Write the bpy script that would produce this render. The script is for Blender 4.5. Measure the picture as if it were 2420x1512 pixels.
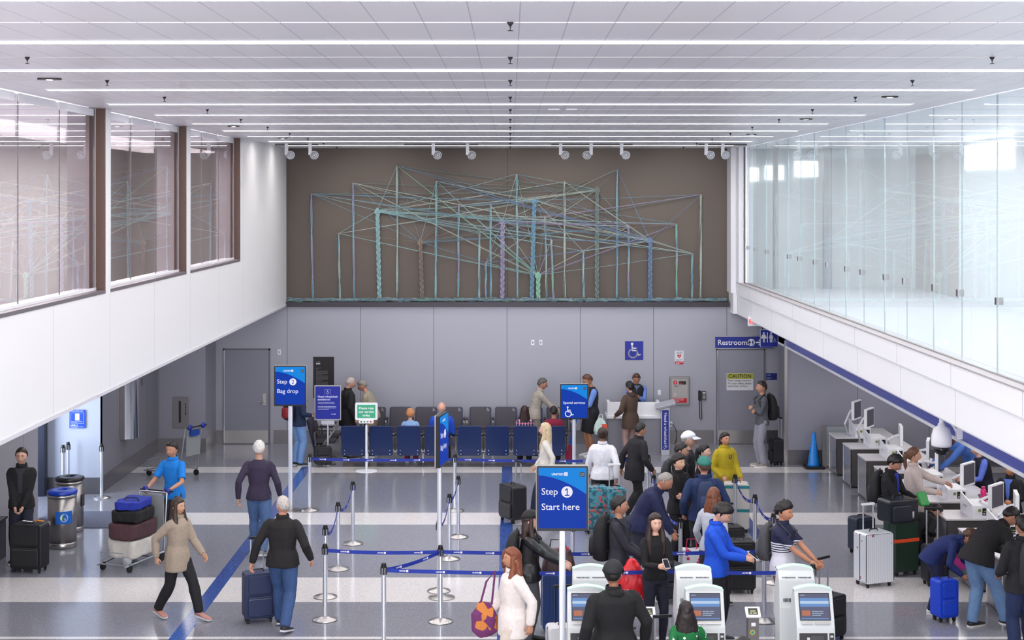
import bpy, math, random
from mathutils import Vector, Matrix, noise
for _o in list(bpy.data.objects): bpy.data.objects.remove(_o)
C = bpy.context.scene.collection
R = math.radians
# ---------------------------------------------------------------- camera, world, lamps
F = 3600.0; VX, VY = 1206.0, 466.0; EYE = 5.6
sc = bpy.context.scene
cd = bpy.data.cameras.new('camera'); cam = bpy.data.objects.new('camera', cd); C.objects.link(cam)
cam.location = (0, 0, EYE); cam.rotation_euler = (R(90), 0, 0)
cd.sensor_width = 36; cd.lens = F/2420*36
cd.shift_x = (1210-VX)/2420; cd.shift_y = (VY-756)/2420
cd.clip_start = .1; cd.clip_end = 200
sc.camera = cam
sc.view_settings.view_transform = 'Standard'; sc.view_settings.look = 'None'
sc.view_settings.gamma = 1; sc.view_settings.exposure = 0.6; sc.view_settings.use_curve_mapping = False
w = bpy.data.worlds.new('sky'); sc.world = w; w.use_nodes = True
w.node_tree.nodes['Background'].inputs[0].default_value = (1, .985, 1, 1)
w.node_tree.nodes['Background'].inputs[1].default_value = 1.05
cy = sc.cycles
cy.max_bounces = 8; cy.diffuse_bounces = 4; cy.glossy_bounces = 4; cy.transmission_bounces = 6; cy.transparent_max_bounces = 10
cy.use_denoising = True; cy.caustics_reflective = False; cy.caustics_refractive = False
cy.sample_clamp_indirect = 6

def area(name, loc, rot, sx, sy, power, col=(1, 1, 1)):
    l = bpy.data.lights.new(name, 'AREA'); l.shape = 'RECTANGLE'; l.size = sx; l.size_y = sy; l.energy = power; l.color = col
    o = bpy.data.objects.new(name, l); C.objects.link(o); o.location = loc; o.rotation_euler = rot
    return o
area('front_fill', (0, -1.5, 4.6), (R(72), 0, 0), 15, 5.0, 1000, (1, .975, .985))          # unseen area light added behind the camera to brighten the hall
area('concourse_lamps', (7.0, 21, 6.45), (0, 0, 0), 2.2, 24, 560, (.97, .98, 1))           # lamps of the glazed passage
area('counter_fill', (8.3, 21, 2.55), (0, 0, 0), 1.2, 20, 130, (1, .97, .94))             # area light added so the desk side does not go black
area('left_soffit_fill', (-6.7, 22, 3.12), (0, 0, 0), .5, 20, 90, (1, .98, .97))                  # added area light that lifts the walls under the left gallery
area('left_room_fill', (-6.6, 20, 6.5), (0, 0, 0), 1.6, 22, 1400, (1, .97, .97))  # area light added to lighten the left windows from behind
area('entrance_daylight', (-9.9, 26.9, 1.7), (0, R(-90), 0), 2.8, 2.4, 150, (.75, .85, 1))

# ---------------------------------------------------------------- helpers
def lin(h):
    h = h.lstrip('#'); v = [int(h[i:i+2], 16)/255 for i in (0, 2, 4)]
    return tuple((x/12.92 if x <= .04045 else ((x+.055)/1.055)**2.4) for x in v) + (1,)
MC = {}
def mat(hexc, rough=.6, metal=0., spec=.5, noise_amt=0., emit=0., alpha=1., coat=0.):
    k = (hexc, rough, metal, spec, noise_amt, emit, alpha, coat)
    if k in MC: return MC[k]
    m = bpy.data.materials.new('m_%d' % len(MC)); m.use_nodes = True; nt = m.node_tree; b = nt.nodes['Principled BSDF']
    c = lin(hexc)
    b.inputs['Base Color'].default_value = c; b.inputs['Roughness'].default_value = rough; b.inputs['Metallic'].default_value = metal
    b.inputs['Specular IOR Level'].default_value = spec; b.inputs['Coat Weight'].default_value = coat
    if emit: b.inputs['Emission Color'].default_value = c; b.inputs['Emission Strength'].default_value = emit
    if alpha < 1: b.inputs['Alpha'].default_value = alpha
    if noise_amt:
        n = nt.nodes.new('ShaderNodeTexNoise'); n.inputs['Scale'].default_value = 26; n.inputs['Detail'].default_value = 5
        tc = nt.nodes.new('ShaderNodeTexCoord'); nt.links.new(tc.outputs['Object'], n.inputs['Vector'])
        mx = nt.nodes.new('ShaderNodeMix'); mx.data_type = 'RGBA'; mx.blend_type = 'MULTIPLY'
        mx.inputs[0].default_value = noise_amt; mx.inputs[6].default_value = c
        nt.links.new(n.outputs['Color'], mx.inputs[7]) if False else None
        r = nt.nodes.new('ShaderNodeValToRGB'); r.color_ramp.elements[0].position = .35; r.color_ramp.elements[1].position = .65
        r.color_ramp.elements[0].color = (.72, .72, .72, 1); r.color_ramp.elements[1].color = (1.15, 1.15, 1.15, 1)
        nt.links.new(n.outputs['Fac'], r.inputs[0]); nt.links.new(r.outputs[0], mx.inputs[7]); nt.links.new(mx.outputs[2], b.inputs['Base Color'])
    MC[k] = m
    return m
def new_mat(name):
    m = bpy.data.materials.new(name); m.use_nodes = True
    return m, m.node_tree, m.node_tree.nodes['Principled BSDF']
def nd(nt, t, **k):
    n = nt.nodes.new(t)
    for a, v in k.items(): setattr(n, a, v)
    return n
def mth(nt, op, a, b=None, c=None):
    n = nt.nodes.new('ShaderNodeMath'); n.operation = op
    for i, v in enumerate((a, b, c)):
        if v is None: continue
        if isinstance(v, (int, float)): n.inputs[i].default_value = v
        else: nt.links.new(v, n.inputs[i])
    return n.outputs[0]
def band(nt, v, lo, hi): return mth(nt, 'MULTIPLY', mth(nt, 'GREATER_THAN', v, lo), mth(nt, 'LESS_THAN', v, hi))
def cmix(nt, f, a, b):
    n = nt.nodes.new('ShaderNodeMix'); n.data_type = 'RGBA'
    if isinstance(f, (int, float)): n.inputs[0].default_value = f
    else: nt.links.new(f, n.inputs[0])
    for i, v in ((6, a), (7, b)):
        if isinstance(v, tuple): n.inputs[i].default_value = v
        else: nt.links.new(v, n.inputs[i])
    return n.outputs[2]
def pos(nt, obj=False):
    s = nt.nodes.new('ShaderNodeSeparateXYZ')
    if obj:
        g = nt.nodes.new('ShaderNodeTexCoord'); nt.links.new(g.outputs['Object'], s.inputs[0])
    else:
        g = nt.nodes.new('ShaderNodeNewGeometry'); nt.links.new(g.outputs['Position'], s.inputs[0])
    return s.outputs
def groove_mat(name, hexc, hexg, axis, pitch, off, wid, rough=.4, metal=0., spec=.5):
    m, nt, b = new_mat(name); p = pos(nt)
    f = mth(nt, 'MODULO', mth(nt, 'ADD', p[axis], 1000*pitch-off+wid/2), pitch)
    nt.links.new(cmix(nt, mth(nt, 'LESS_THAN', f, wid), lin(hexc), lin(hexg)), b.inputs['Base Color'])
    b.inputs['Roughness'].default_value = rough; b.inputs['Metallic'].default_value = metal; b.inputs['Specular IOR Level'].default_value = spec
    return m

class MB:
    def __init__(s): s.v = []; s.f = []; s.m = []; s.M = Matrix.Identity(4); s.mi = 0
    def add(s, vs, fs, mi=None):
        o = len(s.v); s.v += [tuple(s.M @ Vector(v)) for v in vs]; s.f += [tuple(i+o for i in f) for f in fs]
        s.m += [s.mi if mi is None else mi]*len(fs); return s
    def at(s, M): s.M = M; return s
    def box(s, x0, x1, y0, y1, z0, z1):
        return s.add([(x, y, z) for x in (x0, x1) for y in (y0, y1) for z in (z0, z1)],
                     [(0, 1, 3, 2), (4, 6, 7, 5), (0, 4, 5, 1), (2, 3, 7, 6), (0, 2, 6, 4), (1, 5, 7, 3)])
    def rbox(s, x0, x1, y0, y1, z0, z1, r=.01, axis=2, seg=4):
        # box whose four edges along one axis are rounded
        rng = [(x0, x1), (y0, y1), (z0, z1)]; a, b = [i for i in range(3) if i != axis]
        (a0, a1), (b0, b1), (c0, c1) = rng[a], rng[b], rng[axis]
        r = min(r, (a1-a0)/2.01, (b1-b0)/2.01); pts = []
        for cx, cy_, st in ((a1-r, b1-r, 0), (a0+r, b1-r, 90), (a0+r, b0+r, 180), (a1-r, b0+r, 270)):
            for k in range(seg+1):
                t = R(st+90*k/seg); pts.append((cx+r*math.cos(t), cy_+r*math.sin(t)))
        return s.prism(pts, c0, c1, axis)
    def prism(s, pts, c0, c1, axis=2):
        n = len(pts); vs = []
        a, b = [i for i in range(3) if i != axis]
        for c in (c0, c1):
            for p in pts:
                v = [0, 0, 0]; v[a], v[b], v[axis] = p[0], p[1], c; vs.append(tuple(v))
        fs = [tuple(range(n))[::-1], tuple(range(n, 2*n))] + [(i, (i+1) % n, n+(i+1) % n, n+i) for i in range(n)]
        return s.add(vs, fs)
    def cyl(s, p0, p1, r0, r1=None, n=16, caps=True):
        r1 = r0 if r1 is None else r1
        p0, p1 = Vector(p0), Vector(p1); d = (p1-p0).normalized(); u = d.orthogonal().normalized(); v = d.cross(u)
        vs = []
        for p, r in ((p0, r0), (p1, r1)):
            for k in range(n):
                t = 2*math.pi*k/n; vs.append(p+u*r*math.cos(t)+v*r*math.sin(t))
        fs = [(k, (k+1) % n, n+(k+1) % n, n+k) for k in range(n)]
        if caps: fs += [tuple(range(n))[::-1], tuple(range(n, 2*n))]
        return s.add(vs, fs)
    def tube(s, pts, rad, n=8, sq=1., cap=True):
        pts = [Vector(p) for p in pts]; m = len(pts)
        if not hasattr(rad, '__len__'): rad = [rad]*m
        vs = []; u = None
        for i, p in enumerate(pts):
            d = (pts[min(i+1, m-1)]-pts[max(i-1, 0)]).normalized()
            if u is None: u = d.orthogonal().normalized()
            u = (u-d*u.dot(d)).normalized(); v = d.cross(u)
            for k in range(n):
                t = 2*math.pi*k/n; vs.append(p+u*rad[i]*math.cos(t)+v*rad[i]*sq*math.sin(t))
        fs = [(i*n+k, i*n+(k+1) % n, (i+1)*n+(k+1) % n, (i+1)*n+k) for i in range(m-1) for k in range(n)]
        if cap: fs += [tuple(range(n))[::-1], tuple(range((m-1)*n, m*n))]
        return s.add(vs, fs)
    def loft(s, rings, cap=True):
        n = len(rings[0]); m = len(rings); vs = [v for r in rings for v in r]
        fs = [(i*n+k, i*n+(k+1) % n, (i+1)*n+(k+1) % n, (i+1)*n+k) for i in range(m-1) for k in range(n)]
        if cap: fs += [tuple(range(n))[::-1], tuple(range((m-1)*n, m*n))]
        return s.add(vs, fs)
    def lathe(s, prof, c=(0, 0, 0), n=24):
        return s.loft([[(c[0]+r*math.cos(2*math.pi*k/n), c[1]+r*math.sin(2*math.pi*k/n), c[2]+z) for k in range(n)] for r, z in prof])
    def ell(s, c, rx, ry, rz, n=16, m=10, M=None):
        rings = []
        for i in range(1, m):
            a = math.pi*i/m
            rings.append([Vector((rx*math.sin(a)*math.cos(2*math.pi*k/n), ry*math.sin(a)*math.sin(2*math.pi*k/n), -rz*math.cos(a))) for k in range(n)])
        if M is not None: rings = [[M @ v for v in r] for r in rings]
        c = Vector(c)
        return s.loft([[c+v for v in r] for r in rings])
    def text(s, st, size, M, bold=0., align='LEFT', mi=None):
        vs, fs = text_geo(st, size, bold, align)
        keep = s.M; s.M = keep @ M; s.add(vs, fs, mi); s.M = keep; return s
    def build(s, name, m, parent=None, smooth=False, bevel=0., label=None):
        me = bpy.data.meshes.new(name); me.from_pydata(s.v, [], s.f)
        ms = m if isinstance(m, (list, tuple)) else [m]
        for x in ms: me.materials.append(x)
        if len(ms) > 1: me.polygons.foreach_set('material_index', s.m)
        if smooth: me.polygons.foreach_set('use_smooth', [True]*len(me.polygons))
        me.update()
        o = bpy.data.objects.new(name, me); C.objects.link(o)
        if smooth and smooth != 'all':
            try: me.set_sharp_from_angle(angle=R(45))
            except Exception: pass
        if parent: o.parent = parent
        if bevel:
            b = o.modifiers.new('bevel', 'BEVEL'); b.width = bevel; b.segments = 2; b.limit_method = 'ANGLE'
        if label: o['label'] = label
        return o
TG = {}
def text_geo(st, size, bold=0., align='LEFT'):
    k = (st, size, bold, align)
    if k not in TG:
        cu = bpy.data.curves.new('t', 'FONT'); cu.body = st; cu.size = size; cu.offset = bold*size; cu.align_x = align; cu.resolution_u = 3
        o = bpy.data.objects.new('t', cu); C.objects.link(o)
        me = bpy.data.meshes.new_from_object(o.evaluated_get(bpy.context.evaluated_depsgraph_get()))
        TG[k] = ([tuple(v.co) for v in me.vertices], [tuple(p.vertices) for p in me.polygons])
        bpy.data.objects.remove(o); bpy.data.curves.remove(cu); bpy.data.meshes.remove(me)
    return TG[k]
def tag(o, label, cat, group=None, kind=None):
    o['label'] = label; o['category'] = cat
    if group: o['group'] = group
    if kind: o['kind'] = kind
    return o
def thing(name, label, cat, loc=(0, 0, 0), rz=0, group=None):
    o = bpy.data.objects.new(name, None); C.objects.link(o); o.location = loc; o.rotation_euler = (0, 0, rz)
    o.empty_display_size = .1
    return tag(o, label, cat, group)
def struct(name, mb, m, parent=None, **k):
    o = mb.build(name, m, parent, **k); o['kind'] = 'structure'; return o
def box1(x0, x1, y0, y1, z0, z1): return MB().box(x0, x1, y0, y1, z0, z1)
def T(x, y, z): return Matrix.Translation((x, y, z))
def RX(a): return Matrix.Rotation(R(a), 4, 'X')
def RY(a): return Matrix.Rotation(R(a), 4, 'Y')
def RZ(a): return Matrix.Rotation(R(a), 4, 'Z')
FRONT = RX(90)                                   # text standing up, read from -Y
def flo(x, y):                                    # floor spot seen at picture point x, y
    s = (y-VY)/EYE; return ((x-VX)/s, F/s)
def spot(x, y, Y): return ((x-VX)*Y/F, Y, EYE-(y-VY)*Y/F)
def copy_tree(o, parent=None):
    c = o.copy(); C.objects.link(c); c.parent = parent
    for ch in list(o.children): copy_tree(ch, c)
    return c

WHITE = mat('#f4f5fa', .35); STEEL = mat('#b9b6b4', .28, 1.); DSTEEL = mat('#8d8a8c', .35, 1.); CHROME = mat('#e9ebf0', .18, 1.)
BLACK = mat('#0c0b10', .5); RUBBER = mat('#141318', .7); BLUE = mat('#0a2fa0', .4); SIGNBLUE = mat('#10308f', .4); LETTER = mat('#f4f4fb', .5)
ALU = mat('#dfe3ee', .3, .55)
YW = 34.615; ZC = 6.711
XL = -5.087
# ---------------------------------------------------------------- floor
m, nt, b = new_mat('terrazzo'); p = pos(nt)
g = nd(nt, 'ShaderNodeNewGeometry')
vo = nd(nt, 'ShaderNodeTexVoronoi'); vo.inputs['Scale'].default_value = 150; nt.links.new(g.outputs['Position'], vo.inputs['Vector'])
no = nd(nt, 'ShaderNodeTexNoise'); no.inputs['Scale'].default_value = 40; no.inputs['Detail'].default_value = 4; nt.links.new(g.outputs['Position'], no.inputs['Vector'])
sp = nd(nt, 'ShaderNodeSeparateColor'); nt.links.new(vo.outputs['Color'], sp.inputs[0])
speck = mth(nt, 'GREATER_THAN', sp.outputs[0], .80); dark = mth(nt, 'LESS_THAN', sp.outputs[0], .28)
grey = cmix(nt, speck, cmix(nt, dark, lin('#83858f'), lin('#74767f')), lin('#9c9da6'))
grey = cmix(nt, mth(nt, 'MULTIPLY', no.outputs['Fac'], .3), grey, lin('#8b8c97'))
white = cmix(nt, dark, cmix(nt, speck, lin('#dcd9d8'), lin('#eeecec')), lin('#c3bfc0'))
bl = cmix(nt, dark, cmix(nt, speck, lin('#23458f'), lin('#5c7ac0')), lin('#1b3878'))
def orr(*a):
    r = a[0]
    for x in a[1:]: r = mth(nt, 'MAXIMUM', r, x)
    return r
wb = orr(band(nt, p[1], 30.99, 31.65), band(nt, p[1], 26.06, 27.06), band(nt, p[1], 21.08, 22.44), band(nt, p[1], 16.3, 17.6), band(nt, p[1], 19.32, 19.42))
wb = mth(nt, 'MULTIPLY', wb, mth(nt, 'GREATER_THAN', p[0], -7.9))
bb = orr(band(nt, p[0], -4.33, -4.12), band(nt, p[0], -.17, .04), band(nt, p[0], 3.98, 4.19))
bb = mth(nt, 'MULTIPLY', bb, mth(nt, 'LESS_THAN', p[1], 31.7))
nt.links.new(cmix(nt, bb, cmix(nt, wb, grey, white), bl), b.inputs['Base Color'])
b.inputs['Roughness'].default_value = .13; b.inputs['Specular IOR Level'].default_value = .55
struct('floor', box1(-14, 14, 3, 37, -.2, 0), m)
# ---------------------------------------------------------------- ceiling
cm, nt, b = new_mat('ceiling_panel'); p = pos(nt)
f = mth(nt, 'MODULO', mth(nt, 'ADD', p[0], 30.5-.058+.004), .305)
nt.links.new(cmix(nt, mth(nt, 'LESS_THAN', f, .008), lin('#e3e0e5'), lin('#b7b5bd')), b.inputs['Base Color']); b.inputs['Roughness'].default_value = .35
mb = MB(); P0, PP = 10.88, 2.394
ys = [P0+PP*(n-.5) for n in range(-2, 11)]
for i, a in enumerate(ys):
    e = ys[i+1] if i+1 < len(ys) else YW
    if e-a > .2: mb.box(-11.5, 11.5, a+.03, min(e, YW)-.03, ZC, ZC+.03)
struct('ceiling', mb, cm)
struct('ceiling_upper', box1(-11.6, 11.6, 4, 35.2, ZC+.12, ZC+.3), mat('#4c4c53', .8))
LAMP = mat('#fffaf8', .5, emit=38)
for n in range(-1, 10):
    y = P0+PP*n
    t = thing('strip_light', ['long white ceiling light line, %s from the far wall' % q for q in ('nearest', 'the tenth', 'the ninth', 'the eighth', 'the seventh', 'the sixth', 'the fifth', 'the fourth', 'the third', 'the second', 'the first')][n+1], 'ceiling light', (0, y, ZC), group='ceiling light lines')
    MB().box(-4.75, 4.75, -.034, .034, -.012, .004).build('diffuser', LAMP, t)
    MB().box(-4.77, 4.77, -.05, -.0345, -.014, .004).box(-4.77, 4.77, .0345, .05, -.014, .004).build('frame', WHITE, t)
# ---------------------------------------------------------------- back wall
greyp = groove_mat('grey_panel', '#a9aab6', '#5f606b', 0, 1.665, -5.07, .012, .42, .25)
struct('wall_back', box1(XL-4, 8.6, YW, YW+.3, 0, 3.2), greyp)
taupe = groove_mat('taupe_panel', '#665c55', '#433d38', 0, 9.0, -.065, .012, .6)
struct('wall_back_upper', box1(XL-.4, 5.4, YW+.22, YW+.4, 3.1, ZC+.1), taupe)
KICK = mat('#827f83', .3, .85)
struct('baseboard_back', box1(-6.68, -5.6-.92, YW-.012, YW+.05, 0, .31).box(-5.38, 4.62, YW-.012, YW+.05, 0, .31).box(5.82, 8.6, YW-.012, YW+.05, 0, .31), KICK)
mb = box1(XL-.02, 4.97, YW-.1, YW+.25, 3.115, 3.225)
for k in range(11): mb.box(-5.0+k*.93, -4.99+k*.93, YW-.104, YW, 3.12, 3.21)
struct('trim_1', mb, mat('#3a363f', .35, .4))
# left lower area
sidem = groove_mat('grey_side_panel', '#85858f', '#55555f', 1, 1.22, 28.8, .014, .4, .3)
struct('wall_left', box1(-8.05, -7.74, 28.77, 33.44, 0, 3.16), sidem)
struct('wall_left_rear', box1(-7.74, -6.69, 33.44, YW+.2, 0, 3.16), groove_mat('gp2', '#9696a2', '#6b6b75', 0, 2.2, -7.72, .012, .4, .3))
struct('baseboard_left', box1(-7.74, -7.728, 28.76, 33.44, 0, .31).box(-7.74, -6.68, 33.428, 33.44, 0, .31).box(-6.69, -6.678, 33.43, YW, 0, .31), KICK)
struct('wall_left_entrance', box1(-9.9, -7.74, 28.76, 28.9, 0, 3.16), mat('#b4bac9', .4, .1))
struct('baseboard_entrance', box1(-9.9, -7.75, 28.745, 28.76, 0, .31), KICK)
struct('wall_left_near', box1(-8.5, -8.25, 4, 26.6, 0, 3.16), groove_mat('lw', '#a5a1a6', '#6c6a70', 1, 1.9, 23.9, .015, .4, .1))
struct('door_1', box1(-8.95, -8.72, 28.5, 28.7, 0, 3.16).box(-9.3, -9.1, 28.5, 28.7, 0, 3.16), mat('#232636', .3, .5))
struct('wall_entrance_side', box1(-10.3, -10.1, 4, 29, 0, 3.16), mat('#c4cbd8', .5))
struct('ceiling_lower_left', box1(-10.3, XL-.262, 4, YW, 3.16, 3.4), mat('#c9c9cf', .5))
# left fascia with windows
fas = groove_mat('fascia_left_panel', '#f4f4f5', '#d2d2d8', 1, 2.42, 16.95, .014, .4)
mb = box1(XL-.26, XL, 4, YW, 3.16, 4.43)
for a, e in ((4, 9.9), (14.28, 14.58), (19.1+.02, 19.38), (23.9, 24.22), (28.66, YW)): mb.box(XL-.26, XL, a, e, 4.43, ZC)
struct('wall_left_fascia', mb, fas)
struct('trim_2', box1(XL-.27, XL+.012, 4, YW, 3.13, 3.175), mat('#dcdce2', .4))
glm, nt, b = new_mat('dark_mirror_glass')
gl = nd(nt, 'ShaderNodeBsdfGlossy'); gl.inputs['Roughness'].default_value = .0; gl.inputs['Color'].default_value = lin('#f4eff1')
tr = nd(nt, 'ShaderNodeBsdfTransparent'); tr.inputs['Color'].default_value = lin('#e3e2e4')
mx = nd(nt, 'ShaderNodeMixShader'); fr = nd(nt, 'ShaderNodeLayerWeight'); fr.inputs['Blend'].default_value = .35
f = mth(nt, 'ADD', mth(nt, 'MULTIPLY', fr.outputs['Facing'], .35), .22)
nt.links.new(f, mx.inputs[0]); nt.links.new(tr.outputs[0], mx.inputs[1]); nt.links.new(gl.outputs[0], mx.inputs[2])
nt.links.new(mx.outputs[0], nt.nodes['Material Output'].inputs[0])
BROWN = mat('#5f463e', .5); GTRIM = mat('#6f686c', .45)
for i, (a, e) in enumerate(((9.9, 14.28), (14.58, 19.12), (19.38, 23.9), (24.22, 28.66))):
    wn = MB().box(XL-.26, XL-.10, a, e, 4.43, 4.47).build('window_%d' % (i+1), WHITE); wn['kind'] = 'structure'
    mb = MB(); k = 3; L = (e-a-.1)/k
    for j in range(k): mb.box(XL-.125, XL-.115, a+.04+j*L+.004, a+.04+(j+1)*L-.004, 4.47, ZC-.02)
    mb.build('pane', glm, wn)
    mb = MB()
    for j in (1, 2): mb.box(XL-.124, XL-.113, a+.04+j*L-.0045, a+.04+j*L+.0045, 4.47, ZC-.02)
    mb.build('joint', mat('#6f6569', .4), wn)
    MB().box(XL-.105, XL+.006, e-.035, e+.003, 4.43, ZC-.002).build('jamb', BROWN, wn)
    MB().box(XL-.40, XL-.13, e-.25, e+.003, 4.43, ZC-.002).build('mullion', mat('#a39a9e', .6), wn)
    mb = MB(); k2 = 0
    for f0, f1 in ((.02, .30), (.33, .62), (.65, .97)): mb.box(XL-.112, XL-.104, a+(e-a)*f0, a+(e-a)*f1, ZC-.10, ZC-.012)
    mb.build('blind_rail', WHITE, wn)
    MB().box(XL-.10, XL+.008, a, e, 4.395, 4.437).build('sill', GTRIM, wn)
    MB().box(XL-.24, XL-.0, a, a+.02, 4.43, ZC-.002).build('near_jamb', WHITE, wn)
struct('wall_left_room', box1(-8.9, -8.7, 4, YW, 3.4, ZC), mat('#bebab8', .7))
struct('wall_left_room_end', box1(-8.9, XL-.26, YW-.1, YW+.2, 3.4, ZC), mat('#b0aba8', .7))
# ---------------------------------------------------------------- right fascia
fr1 = groove_mat('fascia_right_panel', '#fbfcff', '#cfd2dc', 1, 2.45, 17.5, .018, .4)
fr2 = groove_mat('fascia_right_panel_low', '#fbfcff', '#cfd2dc', 1, 2.45, 17.42, .018, .4)
struct('wall_right_fascia', box1(5.06, 5.4, 4, YW, 3.42, 3.69), fr1)
struct('wall_right_fascia_lower', box1(5.09, 5.4, 4, YW, 2.99, 3.42), fr2)
struct('trim_3', box1(5.045, 5.4, 4, 34.0, 3.69, 3.705), mat('#b3a8aa', .4))
struct('trim_4', box1(4.95, 5.07, 34.2, YW+.2, 3.45, ZC).box(4.99, 5.08, 34.1, YW+.2, 2.99, 3.45).box(5.06, 5.3, 33.75, YW+.2, 3.69, ZC), WHITE)
struct('ceiling_lower_right', box1(5.1, 5.78, 4, YW, 2.97, 3.0).box(5.78, 11.6, 4, YW, 2.62, 2.7), mat('#d5d5dd', .5))
struct('wall_right_header', box1(5.77, 5.95, 4, 32.76, 2.5, 2.98), mat('#5560b4', .4))
struct('trim_5', box1(5.755, 5.95, 4, 32.76, 2.455, 2.5), WHITE)
struct('wall_right_rear', box1(5.77, 11.5, 31.9, 32.76, 0, 2.62), groove_mat('gp3', '#9b9ba8', '#666672', 0, 1.5, 7.27, .012, .4, .3))
struct('trim_6', box1(5.74, 5.80, 31.87, 31.93, 0, 2.6), STEEL)
struct('baseboard_right', box1(5.757, 5.77, 31.9, 32.76, 0, .31).box(5.77, 11.5, 31.888, 31.9, 0, .31), KICK)
struct('wall_right', box1(11.3, 11.5, 4, 32.76, 0, 2.7), mat('#8f8f9c', .5))
struct('wall_right_passage', box1(8.6, 8.8, 32.76, YW+.2, 0, 3.3), mat('#a9a9b4', .5))
# passage behind the right glass
struct('floor_upper', box1(5.4, 9.3, 4, YW+.2, 3.4, 3.55), mat('#d9d9df', .35))
cw, nt, b = new_mat('passage_wall'); p = pos(nt)
q = orr(band(nt, p[1], 12.4, 13.0), band(nt, p[1], 30.9, 34.2))
nt.links.new(cmix(nt, q, lin('#f4f6f9'), lin('#bfb9b8')), b.inputs['Base Color']); b.inputs['Roughness'].default_value = .5
struct('wall_right_upper', box1(9.1, 9.3, 4, YW+.2, 3.55, ZC), cw)
struct('wall_right_upper_end', box1(5.3, 9.3, YW+.1, YW+.3, 3.4, ZC), mat('#dde1e4', .6))
mb = MB()
for a, w_ in ((5.88, .10), (7.0, .18)): mb.box(a, a+w_, 34.0, 34.15, 3.55, ZC)
struct('trim_7', mb, mat('#8f9097', .5))
REFL_GLOW = mat('#ffffff', .5, emit=2.6)  # glow for bright window reflections in the right glass
for i, bb_ in enumerate(((9.06, 9.1, 27.5, 30.4, 6.15, 6.62), (5.42, 5.65, YW+.06, YW+.1, 5.97, 6.27), (5.8, 6.22, YW+.06, YW+.1, 6.0, 6.32), (6.48, 7.0, YW+.06, YW+.1, 6.07, 6.42))):
    o = box1(*bb_).build('window_%d' % (6+i), REFL_GLOW); o['kind'] = 'structure'  # each box is a reflection built as a glowing shape, not an opening
clm, nt, b = new_mat('veiled_glass')
gl = nd(nt, 'ShaderNodeBsdfGlossy'); gl.inputs['Roughness'].default_value = .0; gl.inputs['Color'].default_value = lin('#f2faff')
tr = nd(nt, 'ShaderNodeBsdfTransparent'); tr.inputs['Color'].default_value = lin('#f0f6f6')
mx = nd(nt, 'ShaderNodeMixShader'); mx.inputs[0].default_value = .26
df = nd(nt, 'ShaderNodeBsdfDiffuse'); df.inputs['Color'].default_value = lin('#f7fafc'); mx2 = nd(nt, 'ShaderNodeMixShader'); mx2.inputs[0].default_value = .16  # white diffuse mixed in paints the veil of reflected light on the glass
nt.links.new(tr.outputs[0], mx.inputs[1]); nt.links.new(gl.outputs[0], mx.inputs[2]); nt.links.new(mx.outputs[0], mx2.inputs[1]); nt.links.new(df.outputs[0], mx2.inputs[2]); nt.links.new(mx2.outputs[0], nt.nodes['Material Output'].inputs[0])
wn = MB().box(5.19, 5.23, 4, 33.75, 3.705, 3.72).build('window_5', STEEL); wn['kind'] = 'structure'
js = [16.28+2.45*k for k in range(-4, 8)]
js2 = [17.69+2.45*k for k in range(-5, 7)]
for i in range(len(js)-1): MB().box(5.2, 5.212, js[i]+.006, js[i+1]-.006, 3.72, ZC-.01).build('pane', clm, wn)
EDGE = mat('#a3bcbf', .3)
for y in js: MB().box(5.199, 5.214, y-.004, y+.004, 3.72, ZC-.01).build('joint', EDGE, wn)
for y in js2: MB().box(5.240, 5.252, y-.003, y+.003, 3.72, ZC-.01).build('joint', EDGE, wn)
for y in js+js2[1:]:
    MB().box(5.185, 5.26, y-.03, y+.03, 4.45, 4.53).build('clip', DSTEEL, wn)
struct('trim_8', box1(5.19, 5.26, 33.55, 33.75, 3.7, ZC), WHITE)
struct('trim_9', box1(5.17, 5.3, 33.75, 33.9, 3.7, ZC), mat('#77777c', .4))
# ---------------------------------------------------------------- signs, lettering, marks
def stroke(mb, pts, wd, mi=None, joints=True, z=0.):
    for (x0, y0), (x1, y1) in zip(pts, pts[1:]):
        dx, dy = x1-x0, y1-y0; L = math.hypot(dx, dy) or 1; nx, ny = -dy/L*wd/2, dx/L*wd/2
        mb.add([(x0+nx, y0+ny, z), (x1+nx, y1+ny, z), (x1-nx, y1-ny, z), (x0-nx, y0-ny, z)], [(0, 3, 2, 1)], mi)
    if joints:
        for (x, y) in pts: disc(mb, x, y, wd/2, mi, 8, z)
    return mb
def disc(mb, x, y, r, mi=None, n=24, z=0.):
    mb.add([(x+r*math.cos(2*math.pi*k/n), y+r*math.sin(2*math.pi*k/n), z) for k in range(n)], [tuple(range(n))], mi)
def poly(mb, pts, mi=None, z=0.): mb.add([(x, y, z) for x, y in pts], [tuple(range(len(pts)))], mi)
def rect(mb, x0, x1, y0, y1, mi=None, z=0.): poly(mb, [(x0, y0), (x1, y0), (x1, y1), (x0, y1)], mi, z)
def wheelchair(mb, x, y, s, mi=None, z=0.):
    disc(mb, x-.10*s, y+.42*s, .085*s, mi, 16, z)
    stroke(mb, [(x-.10*s, y+.30*s), (x-.08*s, y), (x+.17*s, y), (x+.30*s, y-.30*s), (x+.42*s, y-.25*s)], .085*s, mi, True, z)
    stroke(mb, [(x-.09*s, y+.15*s), (x+.15*s, y+.15*s)], .07*s, mi, True, z)
    stroke(mb, [(x-.05*s+.27*s*math.cos(R(t)), y-.18*s+.27*s*math.sin(R(t))) for t in range(120, 381, 20)], .075*s, mi, True, z)
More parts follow.
